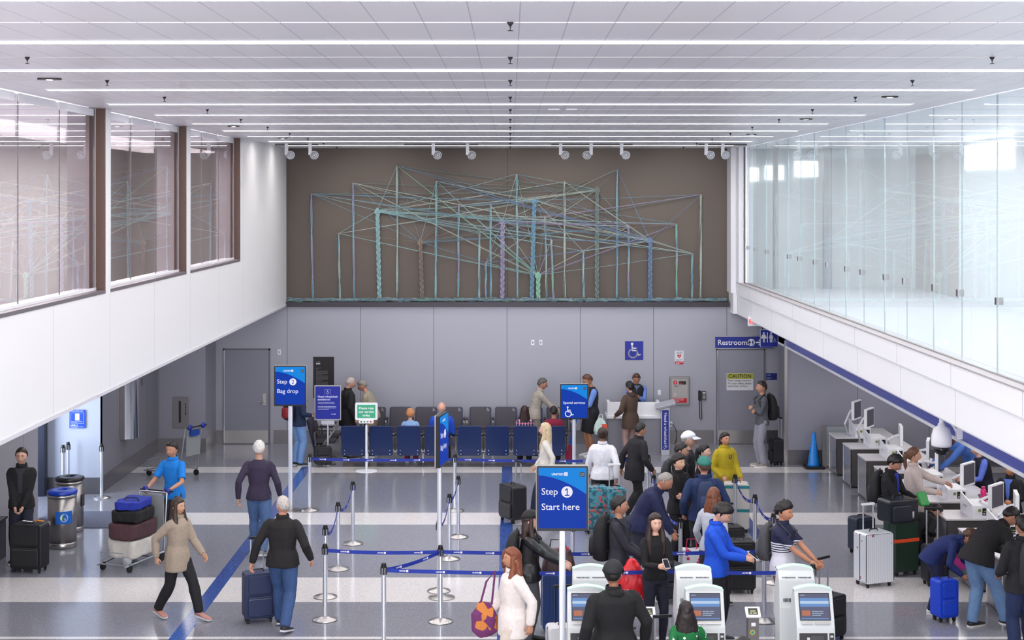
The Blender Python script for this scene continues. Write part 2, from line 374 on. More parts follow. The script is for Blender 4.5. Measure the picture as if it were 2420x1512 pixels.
def figure_icon(mb, x, y, s, lady, mi=None, z=0.):
    disc(mb, x, y+.42*s, .10*s, mi, 16, z)
    if lady: poly(mb, [(x-.09*s, y+.29*s), (x-.26*s, y-.12*s), (x+.26*s, y-.12*s), (x+.09*s, y+.29*s)][::-1][::-1], mi, z)
    else: rect(mb, x-.16*s, x+.16*s, y-.12*s, y+.29*s, mi, z)
    for q in (-1, 1):
        rect(mb, *sorted((x+q*.02*s, x+q*(.09 if lady else .13)*s)), y-.5*s, y-.1*s, mi, z)
        stroke(mb, [(x+q*.12*s, y+.26*s), (x+q*(.27 if lady else .20)*s, y-.05*s)], .07*s, mi, True, z)
def airline_mark(mb, x, y, s, mi=None, mb_=None, z=0.):
    # name and square globe mark, s = letter height
    mb.text('UNITED', s*1.35, T(x, y, z), .03, 'LEFT', mi)
    W_ = max(v[0] for v in text_geo('UNITED', s*1.35, .03, 'LEFT')[0])
    q = x+W_+.3*s; S = s*1.5
    rect(mb, q, q+S, y-.25*s, y-.25*s+S, mi, z)
    if mb_ is not None:
        for k in (.25, .5, .75, 1.0):
            stroke(mb, [(q+S*min(1, .08+k*math.cos(R(t))*.9), y-.25*s+S*min(.95, k*math.sin(R(t))*.9)) for t in range(8, 84, 15)], S*.04, mb_, False, z+.0006)
    return q+S
def lines(mb, x, y, w, n, gap, hgt, mi=None, z=0., seed=0):
    rnd = random.Random(seed)
    for i in range(n):
        q = x
        while q < x+w*(.97 if i < n-1 else .55):
            L = rnd.uniform(.6, 2.2)*hgt*2; rect(mb, q, min(x+w, q+L), y-i*gap-hgt/2, y-i*gap+hgt/2, mi, z); q += L+hgt*.8
def glow(hexc, k=.66):
    m, nt, b = new_mat('lit_screen'); b.inputs['Base Color'].default_value = (.01, .01, .012, 1); b.inputs['Roughness'].default_value = .5; b.inputs['Specular IOR Level'].default_value = .03
    b.inputs['Emission Color'].default_value = lin(hexc); b.inputs['Emission Strength'].default_value = k
    return m
SB = glow('#0038a8'); SLB = glow('#0a84dd'); SW = glow('#eceaf8'); SBK = mat('#101015', .3)
def display_sign(label, x, y, rz, top, l1, num, l2, icon=False, group='blue screen signs on silver poles'):
    o = thing('screen_sign', label, 'sign', (x, y, 0), R(rz), group); W_, H_ = .575, .722; z0 = top-H_
    MB().lathe([(.02, 0), (.185, 0), (.185, .012), (.06, .035), (.05, .05), (.02, .05)], n=32).build('base', STEEL, o, smooth=True)
    MB().rbox(-.036, .036, .0, .06, .03, z0+.1, .012).build('pole', ALU, o, smooth=True)
    MB().rbox(-W_/2, W_/2, -.035, .02, z0, top, .015, 1).build('frame', mat('#15151b', .3), o, bevel=.004)
    MB().rbox(-W_/2-.006, W_/2+.006, .018, .035, z0-.006, top+.006, .018, 1).build('rear_case', STEEL, o)
    M = T(0, -.0362, z0) @ FRONT; w2 = W_/2-.022; h0, h1 = .03, H_-.02; hh = h1-h0
    mb = MB().at(M); rect(mb, -w2, w2, h0, h1, 0)
    arc = [(-w2+2*w2*t, h1-hh*(.125+.31*t**1.75)) for t in [k/14 for k in range(15)]]
    poly(mb, [(-w2, h1)]+arc+[(w2, h1)], 1, .0006)
    scr = mb.build('screen', [SB, SLB], o)
    mb = MB().at(M)
    mb.mi = 0
    e = airline_mark(mb, -w2+.145, h1-.082, .027, 0, 2, .0015); mb.build('airline_logo', [SW, SBK, SB], o); mb = MB().at(M)
    rect(mb, w2-.072, w2-.020, h1-.098, h1-.046, 1, .0015)
    for k in range(5):
        t = R(90+72*k); disc(mb, w2-.046+.014*math.cos(t), h1-.072+.014*math.sin(t), .0042, 0, 6, .0022)
    mb.build('alliance_badge', [SW, SBK, SB], o); mb = MB().at(M)
    if icon:
        mb.text(l1, .072, T(-w2+.04, h0+.285, .0015), .008); mb.build('lettering', SW, o); mb = MB().at(M); wheelchair(mb, -w2+.155, h0+.125, .22, 0, .0015)
    else:
        mb.text(l1, .105, T(-w2+.030, h0+.375, .0015), .006); disc(mb, w2-.215, h0+.405, .063, 0, 32, .0012)
        if num == '1': stroke(mb, [(w2-.235, h0+.425), (w2-.213, h0+.442), (w2-.213, h0+.368)], .011, 2, True, .0022); stroke(mb, [(w2-.236, h0+.368), (w2-.192, h0+.368)], .011, 2, True, .0022)
        else: mb.text(num, .105, T(w2-.215, h0+.370, .0022), 0, 'CENTER', 2)
        mb.build('lettering', [SW, SBK, SB], o); mb = MB().at(M); mb.text(l2, .105, T(-w2+.030, h0+.205, .0015), .006)
    mb.build('wheelchair_symbol' if icon else 'lettering', [SW, SBK, SB], o)
    return o
display_sign('large blue screen sign on silver pole reading Step 1 Start here', .58, 16.98, 0, 2.61, 'Step', '1', 'Start here')
display_sign('blue screen sign on silver pole reading Step 2 Bag drop, beside the back seats', -3.935, 27.25, 0, 2.59, 'Step', '2', 'Bag drop')
display_sign('blue screen sign seen almost edge-on in the queue lanes', -.96, 21.3, 80, 2.58, 'Step', '2', 'Bag drop')
display_sign('small blue screen sign reading Special services with wheelchair symbol', 1.30, 31.05, 0, 1.80, 'Special services', '', '', True)

def place_text(o, st, size, M, m, bold=.01, name='lettering', align='LEFT'): return MB().text(st, size, M, bold, align).build(name, m, o)
# wheelchair assistance stand
X, Y = flo(775, 1097); o = thing('poster_stand', 'blue wheelchair assistance poster in silver frame on a stand', 'sign', (X, Y, 0))
MB().lathe([(.02, 0), (.17, 0), (.17, .01), (.03, .02)], n=24).build('base', STEEL, o, smooth=True)
MB().cyl((0, 0, .01), (0, 0, 1.0), .018).build('pole', ALU, o, smooth=True)
MB().box(-.28, .28, -.03, 0, .93, 1.66).build('frame', STEEL, o, bevel=.004)
MB().box(-.13, .14, -.05, .0, .84, .925).build('leaflet_holder', mat('#c7cad4', .2), o)
M = T(-.262, -.0315, .95) @ FRONT; mb = MB().at(M); rect(mb, 0, .524, 0, .69, 0)
mb.build('poster', mat('#0a1f9c', .3), o)
mb = MB().at(M); stroke(mb, [(.20, .53), (.32, .53), (.32, .62), (.20, .62), (.20, .53)], .003, 0, False, .001); wheelchair(mb, .262, .575, .07, 0, .001)
mb.text('Need wheelchair', .062, T(.05, .455, .001), .02); mb.text('assistance?', .062, T(.05, .395, .001), .02)
mb.text('You can now request it with the\nairline app under "Travel Needs."'.replace('airline', 'United'), .026, T(.055, .345, .001), .012)
lines(mb, .055, .265, .38, 3, .028, .010, 0, .001, 4); airline_mark(mb, .33, .10, .014, 0, None, .001)
mb.build('lettering', mat('#dfe4ff', .4), o)
# service rating stand
X, Y = flo(866, 1113); o = thing('rating_terminal', 'white feedback terminal with green Please rate our service screen', 'sign', (X, Y, 0))
MB().lathe([(.02, 0), (.22, 0), (.22, .008), (.03, .02)], n=24).build('base', WHITE, o, smooth=True)
MB().rbox(-.025, .025, -.01, .03, .01, .95, .01).build('pole', ALU, o, smooth=True)
MB().rbox(-.23, .23, -.03, .01, 1.05, 1.40, .03, 1).build('case', WHITE, o, bevel=.004)
MB().rbox(-.15, .15, -.07, .0, .985, 1.05, .015, 1).build('button_tray', WHITE, o)
mb = MB().at(T(0, -.072, 1.02) @ FRONT)
for k, q in enumerate((-.10, -.035, .03, .095)): disc(mb, q, 0, .017, min(k, 3), 12)
mb.build('button', [mat('#1c7a44', .4), mat('#5aa05a', .4), mat('#d8705a', .4), mat('#c22a2a', .4)], o)
MB().box(-.185, .185, -.033, -.03, 1.09, 1.36).build('screen', mat('#2f8f6a', .3, emit=.35), o)
mb = MB().at(T(0, -.035, 1.09) @ FRONT)
for k, t in enumerate(('Please rate', 'our service', 'today')): mb.text(t, .068, T(0, .18-.072*k, 0), .02, 'CENTER')
mb.build('lettering', LETTER, o)

# ---------------------------------------------------------------- barriers
ST = {}
def stanchion(k, label, x, y):
    o = thing('barrier_post', label, 'barrier post', (x, y, 0), 0, 'belt barrier posts')
    MB().lathe([(.02, 0), (.165, 0), (.168, .008), (.160, .018), (.05, .050), (.032, .056), (.02, .056)], n=36).build('base', STEEL, o, smooth='all')
    MB().cyl((0, 0, .05), (0, 0, .96), .030, n=20).build('post', mat('#e4e8f2', .22, .75), o, smooth=True)
    MB().cyl((0, 0, .875), (0, 0, .955), .033, n=20).build('belt_head', CHROME, o, smooth=True)
    MB().cyl((0, 0, .985), (0, 0, 1.01), .031, .029, n=20).cyl((0, 0, .955), (0, 0, .985), .034, n=20).build('top_cap', BLACK, o, smooth=True)
    MB().box(-.011, .011, -.042, -.03, .87, .965).box(.03, .042, -.011, .011, .87, .965).box(-.042, -.03, -.011, .011, .87, .965).build('belt_clip', BLACK, o)
    ST[k] = o; return o
for k, lb, px, py in (
    ('a', 'silver barrier post nearest the bottom left corner of the queue lanes', 768, 1465), ('b', 'silver barrier post just behind the bottom left queue post', 769, 1411),
    ('c', 'silver barrier post third up the left queue lane', 799, 1345), ('d', 'silver barrier post at the far end of the left queue lane', 834, 1285),
    ('e', 'silver barrier post beside the Step 2 sign pole', 732, 1206), ('f', 'tall-looking silver barrier post at the bottom edge, where two belts meet', 907, 1521),
    ('g', 'silver barrier post in front of the edge-on sign pole', 1041, 1469), ('h', 'silver barrier post hidden close behind the edge-on sign pole', 1037, 1397),
    ('i', 'silver barrier post right of the edge-on sign, middle of three', 1062, 1321), ('j', 'silver barrier post right of the edge-on sign, nearer of the far two', 1083, 1269),
    ('k', 'silver barrier post on the back belt, middle of the hall', 1075, 1207), ('l', 'silver barrier post on the back belt in front of the service counter', 1532, 1208),
    ('m', 'silver barrier post behind the stooping grey-haired man', 1545, 1266), ('n', 'silver barrier post beside the woman in black with a phone', 1608, 1391),
    ('o', 'silver barrier post half hidden behind the middle kiosk', 1613, 1524), ('p', 'silver barrier post next to the white and teal suitcase', 1737, 1265),
    ('q', 'silver barrier post in the right lane, between the suitcase and the polo shirt man', 1784, 1322), ('r', 'silver barrier post behind the man in the striped polo', 1828, 1377),
    ('s', 'silver barrier post half hidden behind the right kiosk', 1921, 1524), ('t', 'silver barrier post at the legs of the striped polo man', 1806, 1468),
    ('u', 'silver barrier post behind the Step 1 sign', 1353, 1400), ('v', 'silver barrier post left of a pair by the bright doorway', 149, 1180),
    ('w', 'silver barrier post right of a pair by the bright doorway', 161, 1172), ('x', 'lone silver barrier post by the bright doorway wall', 240, 1177)):
    stanchion(k, lb, *flo(px, py))
BELT = mat('#12309c', .6); BELT2 = mat('#2c46a8', .6)
def belt(a, b, sag=0., nseg=12, letters=True):
    A, B = ST[a].location, ST[b].location; d = (B-A); L = d.length; u = d.normalized(); A2 = A+u*.035; B2 = B-u*.035
    nn = Vector((u.y, -u.x, 0)); nn = nn if nn.y < 0 else -nn
    def P_(t, z): return A2+(B2-A2)*t+Vector((0, 0, z-sag*4*t*(1-t)))-A
    th = nn*.001; mb = MB()
    mb.loft([[P_(i/nseg, .897)+th, P_(i/nseg, .945)+th, P_(i/nseg, .945)-th, P_(i/nseg, .897)-th] for i in range(nseg+1)])
    o = mb.build('belt', BELT, ST[a])
    if letters and L > .5:
        uu = u if u.cross(Vector((0, 0, 1))).dot(nn) > 0 else -u
        mb = MB(); n = max(1, int(L/.42))
        for i in range(n):
            t = (i+.5)/n; c = P_(t, .913)+nn*.003; sl = -sag*4*(1-2*t)/L*(1 if uu.dot(u) > 0 else -1); ux = (uu+Vector((0, 0, sl))).normalized(); uz = nn.cross(ux)*1
            uz = Vector((0, 0, 1))-ux*ux.z
            M = Matrix(((ux.x, uz.x, nn.x, c.x), (ux.y, uz.y, nn.y, c.y), (ux.z, uz.z, nn.z, c.z), (0, 0, 0, 1)))
            mb.at(M); airline_mark(mb, -.07, 0, .017, None, None, 0)
        mb.build('lettering', LETTER, o)
for a, b, s_ in (('a', 'g', .02), ('f', 'g', .03), ('f', 'o', .03), ('o', 's', .02), ('e', 'k', .02), ('k', 'l', .03), ('d', 'c', .16), ('c', 'b', .16), ('j', 'i', .10), ('i', 'h', .12), ('l', 'm', .08),
                 ('m', 'n', .2), ('p', 'q', .14), ('q', 'r', .10), ('g', 't', .03)):
    belt(a, b, s_)

# ---------------------------------------------------------------- benches
NAVY = mat('#132a5c', .35); PAD = mat('#37313f', .45); PADB = mat('#26242f', .5)
def bench(n, x, y, rz, label, badges=True, group='airport bench rows', arms=True):
    o = thing('airport_bench', label, 'bench seating', (x, y, 0), R(rz), group); p = .577
    MB().box(-n*p/2+.05, n*p/2-.05, -.03, .05, .30, .36).build('beam', DSTEEL, o)
    for i in range(n):
        c = (i-(n-1)/2)*p
        Mx = T(c, .16, .40) @ RX(-14)
        MB().at(Mx).rbox(-.245, .245, .0, .028, -.16, .50, .05, 1).build('seat_back', NAVY, o, bevel=.008)
        q = MB().at(Mx).rbox(-.225, .225, -.032, .004, .02, .49, .05, 1).build('back_pad', PAD, o, bevel=.01)
        mb = MB().at(Mx)
        for k in range(7): mb.box(-.215, .215, -.036, -.03, .10+k*.045, .106+k*.045)
        mb.build('seam', PADB, q)
        mb = MB().at(Mx @ T(.17, -.035, .435) @ FRONT)
        if badges: wheelchair(mb, 0, 0, .075); mb.build('wheelchair_badge', mat('#c9c9d6', .4), q)
        mb = MB().at(Mx)
        for sx in (-.18, .18):
            for z in (-.12, -.04): mb.ell((sx, .03, z), .012, .006, .012, 8, 6)
        mb.build('bolt', CHROME, o)
        MB().rbox(c-.235, c+.235, -.30, .17, .385, .44, .05, 2).build('seat', PAD, o, bevel=.012)
    for i in range(n+1):
        c = (i-n/2)*p
        MB().tube([(c, .10, .34), (c, .12, .62), (c, .06, .655), (c, -.20, .655), (c, -.24, .60), (c, -.06, .36)], .014, 6, 1.6).build('armrest', mat('#9b9894', .3, .8), o, smooth=True)
        MB().rbox(c-.025, c+.025, -.22, .10, .655, .675, .01).build('arm_pad', BLACK, o)
    for c in ((-(n-1)*p/2+p/2), ((n-1)*p/2-p/2)):
        MB().tube([(c, .0, .30), (c, .0, .08)], .022, 8).tube([(c, .26, .012), (c, .10, .045), (c, 0, .09), (c, -.12, .045), (c, -.28, .012)], .016, 8).build('leg', CHROME, o, smooth=True)
    return o
s1 = 113.4; Y1 = F/s1
bench(4, (935-VX)/s1, Y1, 180, 'nearer bench row of blue seat backs, left half', False)
bench(4, (1206-VX)/s1+.02, Y1, 180, 'nearer bench row of blue seat backs, right half', False)
Y2 = 34.02
bench(4, (980-VX)/105.6-.04, Y2, 0, 'bench row against the back wall with wheelchair symbols, left half')
bench(4, (1222-VX)/105.6+.04, Y2, 0, 'bench row against the back wall with wheelchair symbols, right half')
bench(2, -4.02, 32.8, 90, 'dark two-seat bench facing right, beside the poster stand', False)

# ---------------------------------------------------------------- textile artwork
art = thing('textile_artwork', 'large woven artwork of braided yarn poles and strings on the taupe wall', 'artwork', (0, YW+.10, 3.225))
AY = YW+.10
def ap(cx, cy, k=0, dy=0.):
    px, py = (660+cx/3.6, 320+cy/3.6) if k == 0 else (1160+cx/3.6, 320+cy/3.6)
    v = spot(px, py, AY); return Vector((v[0], dy, v[2]-3.225))
acol = ['#8fb4b8', '#6f96ac', '#9a92b0', '#8dbfa6', '#85786f', '#76827f', '#aebab2', '#6f86a4']
AM = [mat(c, .85, noise_amt=.5) for c in acol]
POLES = [(0, 270, 490, 285, 1), (0, 505, 830, 515, 0), (0, 627, 400, 637, 1), (0, 1002, 255, 1003, 5), (0, 1337, 385, 1330, 0), (0, 1527, 590, 1523, 1), (0, 1702, 830, 1700, 0), (0, 1797, 585, 1800, 0),
         (0, 1757, 1080, 1758, 1), (0, 2020, 325, 2028, 0), (1, 462, 690, 475, 5), (1, 515, 885, 532, 2), (1, 625, 390, 630, 5), (1, 785, 980, 790, 0), (1, 1075, 285, 1073, 7), (1, 1172, 770, 1172, 1),
         (1, 1580, 750, 1582, 2), (1, 1713, 1000, 1712, 0), (1, 1787, 500, 1787, 5)]
HUBS = [(0, 835, 640, 852, 0), (0, 1200, 905, 1215, 4), (0, 1900, 730, 1898, 2), (1, 370, 550, 348, 1), (1, 402, 1185, 403, 3), (1, 903, 460, 903, 5), (1, 1355, 890, 1357, 7)]
rnd = random.Random(7)
for k, x0, y0, x1, c in POLES:
    a, e = ap(x0, y0, k), ap(x1, 1385, k); mb = MB()
    for j in range(3):
        ph = j*2.1+rnd.random()*3; mb.mi = 0 if j == 0 else (1 if j == 1 else 2)
        pts = [a+(e-a)*t+Vector((.012*math.sin(t*9+ph), .010*math.cos(t*9+ph), 0)) for t in [q/22 for q in range(23)]]
        mb.tube(pts, .0155, 7)
    mb.build('yarn_pole', [AM[c], AM[(c+1) % 8], AM[rnd.choice((0, 1, 6))]], art, smooth='all')
    MB().tube([a+Vector((-.035, .0, -.06)), a+Vector((0, 0, .035)), a+Vector((.035, 0, -.06))], .008, 5).build('peg', mat('#9a6148', .7), art)
for k, x0, y0, x1, c in HUBS:
    a, e = ap(x0, y0, k), ap(x1, 1385, k); L = (e-a).length; mb = MB()
    for j in range(3):
        nn_ = int(L*14); pts = []
        for q in range(nn_*4+1):
            t = q/(nn_*4); w_ = t*L*16+j*2.094; pts.append(a+(e-a)*t+Vector((.030*math.sin(w_), .018*math.sin(2*w_), 0)))
        mb.mi = j % 2; mb.tube(pts, .024, 6)
    mb.build('braided_pole', [AM[c], AM[c]], art, smooth='all')
    MB().loft([[a+Vector((x_*s__, y_, z_)) for x_, y_ in ((-1, -.03), (1, -.03), (1, .03), (-1, .03))] for s__, z_ in ((.075, -.06), (.06, -.0), (.012, .07))]).build('yarn_knot', AM[c], art)
    tg = sorted(POLES, key=lambda p_: rnd.random())[:13]
    for kk, px0, py0, _, c2 in tg:
        b_ = ap(px0, py0, kk); cc = rnd.choice((c, c, c2, 6)); mb = MB()
        dy = rnd.uniform(-.05, .02); m_ = (a+b_)/2+Vector((0, dy, -.006*abs(b_.x-a.x)))
        w2_ = rnd.choice((0, 0, .012))
        mb.tube([a+Vector((0, -.02, 0)), m_, b_+Vector((0, -.02, -.01))], .0052, 5)
        if w2_ or (b_-a).length > 4: mb.tube([a+Vector((0, -.02, -.025)), m_+Vector((0, 0, -.014)), b_+Vector((0, -.02, -.01))], .0048, 5)
        mb.build('string', AM[cc], art)
mb = MB()
for i in range(2600):
    x_ = rnd.uniform(XL+.04, 4.9); y_ = rnd.uniform(-.13, .08); z_ = rnd.uniform(.008, .035+.035*rnd.random()*(1 if abs(x_) < 6 else 1)); r_ = rnd.uniform(.03, .075); t0 = rnd.random()*6.3; sw_ = rnd.uniform(1.5, 4); tl = rnd.uniform(-.4, .4)
    mb.mi = rnd.choice((0, 0, 1, 1, 2, 3, 5, 6, 7))
    mb.tube([Vector((min(4.92, max(XL+.02, x_+r_*math.cos(t0+sw_*q/5)*1.3)), y_*.7+r_*.3*math.sin(t0+sw_*q/5)-.02, max(.006, z_+tl*r_*math.sin(t0+sw_*q/5)+.012))) for q in range(6)], .0055, 4)
q = mb.build('yarn_pile', AM, art); q['kind'] = 'stuff'

# ---------------------------------------------------------------- ceiling fittings
def sprinkler(x, y, lab):
    o = thing('sprinkler', lab, 'sprinkler', (x, y, ZC), 0, 'ceiling sprinklers')
    d = mat('#2c2a30', .5, .5)
    MB().lathe([(.005, .03), (.020, .03), (.020, -.006), (.010, -.020), (.005, -.026), (.005, -.034), (.002, -.034)], n=12).build('body', d, o, smooth=True)
    MB().lathe([(.002, -.054), (.018, -.054), (.018, -.051), (.003, -.048), (.003, -.033), (.002, -.033)], n=12).build('deflector', d, o)
rows = ['first', 'second', 'third', 'fourth', 'fifth', 'sixth', 'seventh', 'eighth', 'ninth', 'tenth', 'eleventh']
for i, n in enumerate(range(0, 11)):
    y = P0+PP*(n-.5)
    if y > YW-.3: continue
    sprinkler(0, y, 'small dark ceiling sprinkler on the centre line, %s from the front' % rows[i])
    if i: sprinkler(-3.83, y, 'small dark ceiling sprinkler on the left side, %s from the front' % rows[i-1]); sprinkler(3.82, y, 'small dark ceiling sprinkler on the right side, %s from the front' % rows[i-1])
for i, (px, py, w_) in enumerate(((117, 187.5, .11), (552, 298.5, .09), (2103, 229.5, .09), (1905, 282, .09), (1776, 318, .09), (668, 327, .09), (1309, 258, .0), (1351, 258, .0))):
    if not w_: continue
    Y = F*(ZC-.01-EYE)/(VY-py); X = (px-VX)*Y/F
    o = thing('ceiling_spotlight', ['dark recessed light slot, nearest on the left', 'dark recessed light slot, second on the left', 'dark recessed light slot, nearest on the right', 'dark recessed light slot, second on the right', 'dark recessed light slot, farthest on the right', 'dark recessed light slot, farthest on the left'][i], 'ceiling light', (X, Y, ZC), 0, 'recessed ceiling light slots')
    MB().rbox(-w_, w_, -.06, .06, -.014, .02, .05).build('housing', mat('#2b2628', .5), o)
    MB().lathe([(.004, -.02), (.03, -.018), (.035, -.012), (.03, -.01)], n=12).build('lamp', mat('#ffffff', .5, emit=3), o)
for i, px in enumerate((1309, 1351)):
    Y = F*(ZC-EYE)/(VY-258); o = MB().box(-.07, .07, -.05, .05, -.01, .0).build('ceiling_vent', WHITE); o.location = ((px-VX)*Y/F, Y, ZC)
    tag(o, ('left' if i == 0 else 'right')+' small white ceiling plate near the centre line', 'vent')
YT = 31.6
for i, (x0, x1) in enumerate(((650, 752), (955, 1130), (1303, 1495), (1650, 1765))):
    o = MB().box((x0-VX)*YT/F, (x1-VX)*YT/F, YT-.02, YT+.02, ZC-.035, ZC).build('light_track', mat('#4a484e', .4)); tag(o, 'dark ceiling track, %s of four from the left, holding white spotlights' % ('first', 'second', 'third', 'fourth')[i], 'light track', 'spotlight tracks')
pos_ = ['leftmost, at the corner', 'second from the left', 'third from the left', 'fourth from the left', 'fifth from the left', 'sixth, turned left', 'seventh from the left', 'second from the right', 'rightmost']
for i, (px, sd, off) in enumerate(((677, 1, 0), (733, 1, 0), (1024, 1, 0), (1105, 1, 0), (1325, 1, 0), (1397, -1, 0), (1469, 1, 0), (1669, 1, 0), (1708, .6, 0))):
    o = thing('track_spotlight', 'white round track spotlight over the artwork, '+pos_[i], 'spotlight', ((px-VX)*YT/F, YT, ZC), 0, 'track spotlights')
    MB().rbox(-.035, .035, -.03, .03, -.23, 0, .012).build('stem', WHITE, o)
    c = Vector((.085*sd, -.02, -.235)); d = Vector((.25*sd, -1, -.25)).normalized()
    hd_ = MB().cyl(c-d*.07, c+d*.02, .075, .088, 24).build('lamp_head', WHITE, o, smooth=True)
    MB().cyl(c+d*.02, c+d*.024, .080, .078, 24).build('lens', mat('#a9a9ae', .25, .3), hd_)
    MB().tube([c+d*.027+Vector((.045*math.cos(t), 0, .045*math.sin(t))) for t in [2*math.pi*k/16 for k in range(17)]], .006, 5).cyl(c+d*.02, c+d*.03, .02, .014, 12).build('ring', WHITE, hd_)
for x_ in (-3.3, -.3, 1.4, 3.6):
    l = bpy.data.lights.new('wall_spot', 'SPOT'); l.energy = 55; l.spot_size = R(62); l.spot_blend = 1; l.color = (1, .93, .85); l.shadow_soft_size = .06
    q = bpy.data.objects.new('wall_spot', l); C.objects.link(q); q.location = (x_, YT+.1, ZC-.3)
    q.rotation_euler = (Vector((x_+.3, YW+.2, 5.6))-q.location).to_track_quat('-Z', 'Y').to_euler()

# ---------------------------------------------------------------- things on the back wall
def wall_thing(name, label, cat, px, py, Y=YW, group=None):
    v = spot(px, py, Y); return thing(name, label, cat, v, 0, group)
def wpx(n): return n*YW/F
YWf = YW-.012
def outlet(px, py, lb, hole=True):
    o = wall_thing('wall_outlet', lb, 'outlet', px, py, group='wall outlets')
    MB().rbox(-.035, .035, -.012, 0, -.058, .058, .006, 1).build('plate', WHITE, o)
    if hole: MB().box(-.012, .012, -.016, -.011, -.03, .03).build('socket', mat('#8b8b92', .5), o)
outlet(660, 832, 'small outlet plate high beside the left door'); outlet(1259, 809, 'left one of two small outlet plates high on the grey wall'); outlet(1278, 809, 'right one of two small outlet plates high on the grey wall', True)
outlet(1585, 1002, 'low outlet with black plug beside the blue kiosk'); outlet(1558, 927, 'white switch plate left of the defibrillator cabinet', False)
q = tag(MB().tube([(0, 0, 0), (.05, -.02, .01), (.10, -.03, -.06), (.14, -.03, -.2), (.12, -.04, -.38), (.03, -.06, -.48)], .006, 6).build('power_cord', BLACK), 'black power cord hanging from the low outlet', 'cord'); q.location = spot(1585, 1004, YW-.02)
def door(label, n, x0, x1, handle=True):
    o = MB().box((x0-VX)/104.0, (x1-VX)/104.0, YW-.03, YW, .005, 2.13).build('door_%d' % n, mat('#9293a0' if n == 3 else '#8b8c99', .4, .2)); o['kind'] = 'structure'
    a, e = (x0-VX)/104.0, (x1-VX)/104.0
    MB().box(a-.035, a, YW-.035, YW, 0, 2.165).box(e, e+.035, YW-.035, YW, 0, 2.165).box(a-.035, e+.035, YW-.035, YW, 2.13, 2.165).build('door_frame', mat('#6b6a74', .4, .3), o)
    MB().box(a+.01, e-.01, YW-.036, YW-.03, .02, .31).build('kick_plate', STEEL, o)
    MB().box(a-.012, a+.004, YW-.05, YW-.03, .02, 2.13).build('hinge', CHROME, o)
    if handle:
        h = MB().rbox(e-.13, e-.05, YW-.045, YW-.03, .88, 1.15, .03, 1).cyl((e-.09, YW-.045, .96), (e-.09, YW-.09, .96), .014).tube([(e-.09, YW-.085, .96), (e-.23, YW-.085, .955)], .012, 8).build('door_handle', STEEL, o)
door('', 2, 531, 635); door('', 3, 1696, 1804, False)
# black text panel
o = wall_thing('text_panel', 'tall black information panel with small white text on the wall', 'sign', 765, 890)
MB().box(-wpx(24.5), wpx(24.5), -.012, 0, -wpx(50), wpx(47)).build('panel', mat('#17141a', .5), o)
mb = MB().at(T(-wpx(18), -.0135, 0) @ FRONT); lines(mb, 0, .335, .17, 1, .03, .016, 0, 0, 21); lines(mb, 0, .295, .19, 1, .03, .022, 1, 0, 22)
for k, (y_, n_) in enumerate(((.20, 2), (.13, 5), (.02, 6), (-.12, 7), (-.29, 5))): lines(mb, 0, y_, .27 if k else .12, n_, .021, .006, 0, 0, k)
mb.build('lettering', [mat('#8a868c', .5), LETTER], o)
# accessibility sign
o = wall_thing('accessibility_sign', 'square blue wheelchair symbol sign high on the grey wall', 'sign', 1498.5, 828)
MB().box(-wpx(21.5), wpx(21.5), -.015, 0, -wpx(22), wpx(22)).build('panel', mat('#10259a', .4), o)
mb = MB().at(T(0, -.017, 0) @ FRONT); wheelchair(mb, -.01, 0, .36); mb.build('symbol', LETTER, o)
# restrooms sign
o = wall_thing('restroom_sign', 'long blue Restrooms sign over the right-hand door', 'sign', 1758, 808.5)
MB().box(-wpx(68), wpx(68), -.05, 0, -wpx(13.5), wpx(13.5)).build('panel', mat('#1a2f94', .4), o)
MB().box(-wpx(68), wpx(68), -.055, 0, wpx(13.5), wpx(15)).box(-wpx(68), wpx(68), -.055, 0, -wpx(15), -wpx(13.5)).build('frame', STEEL, o)
mb = MB().at(T(0, -.052, 0) @ FRONT); mb.text('Restrooms', .165, T(-wpx(63), -.055, 0), .012)
disc(mb, wpx(16.5), 0, .082, 0, 28); figure_icon(mb, wpx(16.5)-.035, 0, .10, True, 1, .001); figure_icon(mb, wpx(16.5)+.035, 0, .10, False, 1, .001)
stroke(mb, [(wpx(27), 0), (wpx(42), 0)], .03, 0, False); stroke(mb, [(wpx(35), .055), (wpx(42), 0), (wpx(35), -.055)], .03, 0)
mb.build('lettering', [LETTER, mat('#1a2f94', .4)], o)
Yh = 33.6; v = spot(1817, 799, Yh); o = thing('restroom_sign', 'square blue sign with woman, man and wheelchair figures hanging under the white parapet', 'sign', v); k_ = Yh/F
MB().box(-20.5*k_, 20.5*k_, -.02, .02, -20.5*k_, 20.5*k_).build('frame', WHITE, o)
MB().box(-20*k_, 20*k_, -.024, .0, -20*k_, 20*k_).build('panel', mat('#12289a', .4), o)
MB().cyl((-15*k_, 0, 19*k_), (-15*k_, 0, 2.97-v[2]), .01).cyl((15*k_, 0, 19*k_), (15*k_, 0, 2.97-v[2]), .01).build('hanger', BLACK, o)
mb = MB().at(T(0, -.026, 0) @ FRONT); figure_icon(mb, -.115, .02, .22, True); figure_icon(mb, .045, .02, .22, False); rect(mb, -.045, -.028, -.09, .13); wheelchair(mb, .13, -.045, .10)
mb.build('symbol', LETTER, o)
Yh = 32.3; v = spot(1784, 760, Yh); o = thing('exit_sign', 'white exit sign with red letters, mostly hidden above the restroom signs', 'sign', v)
MB().box(-.15, .15, -.03, .03, -.09, .12).build('case', WHITE, o); place_text(o, 'EXIT', .12, T(-.13, -.032, -.03) @ FRONT, mat('#ff3020', .5, emit=1.2), .03)
MB().cyl((0, 0, .1), (0, 0, 2.97-v[2]), .01).build('hanger', BLACK, o)
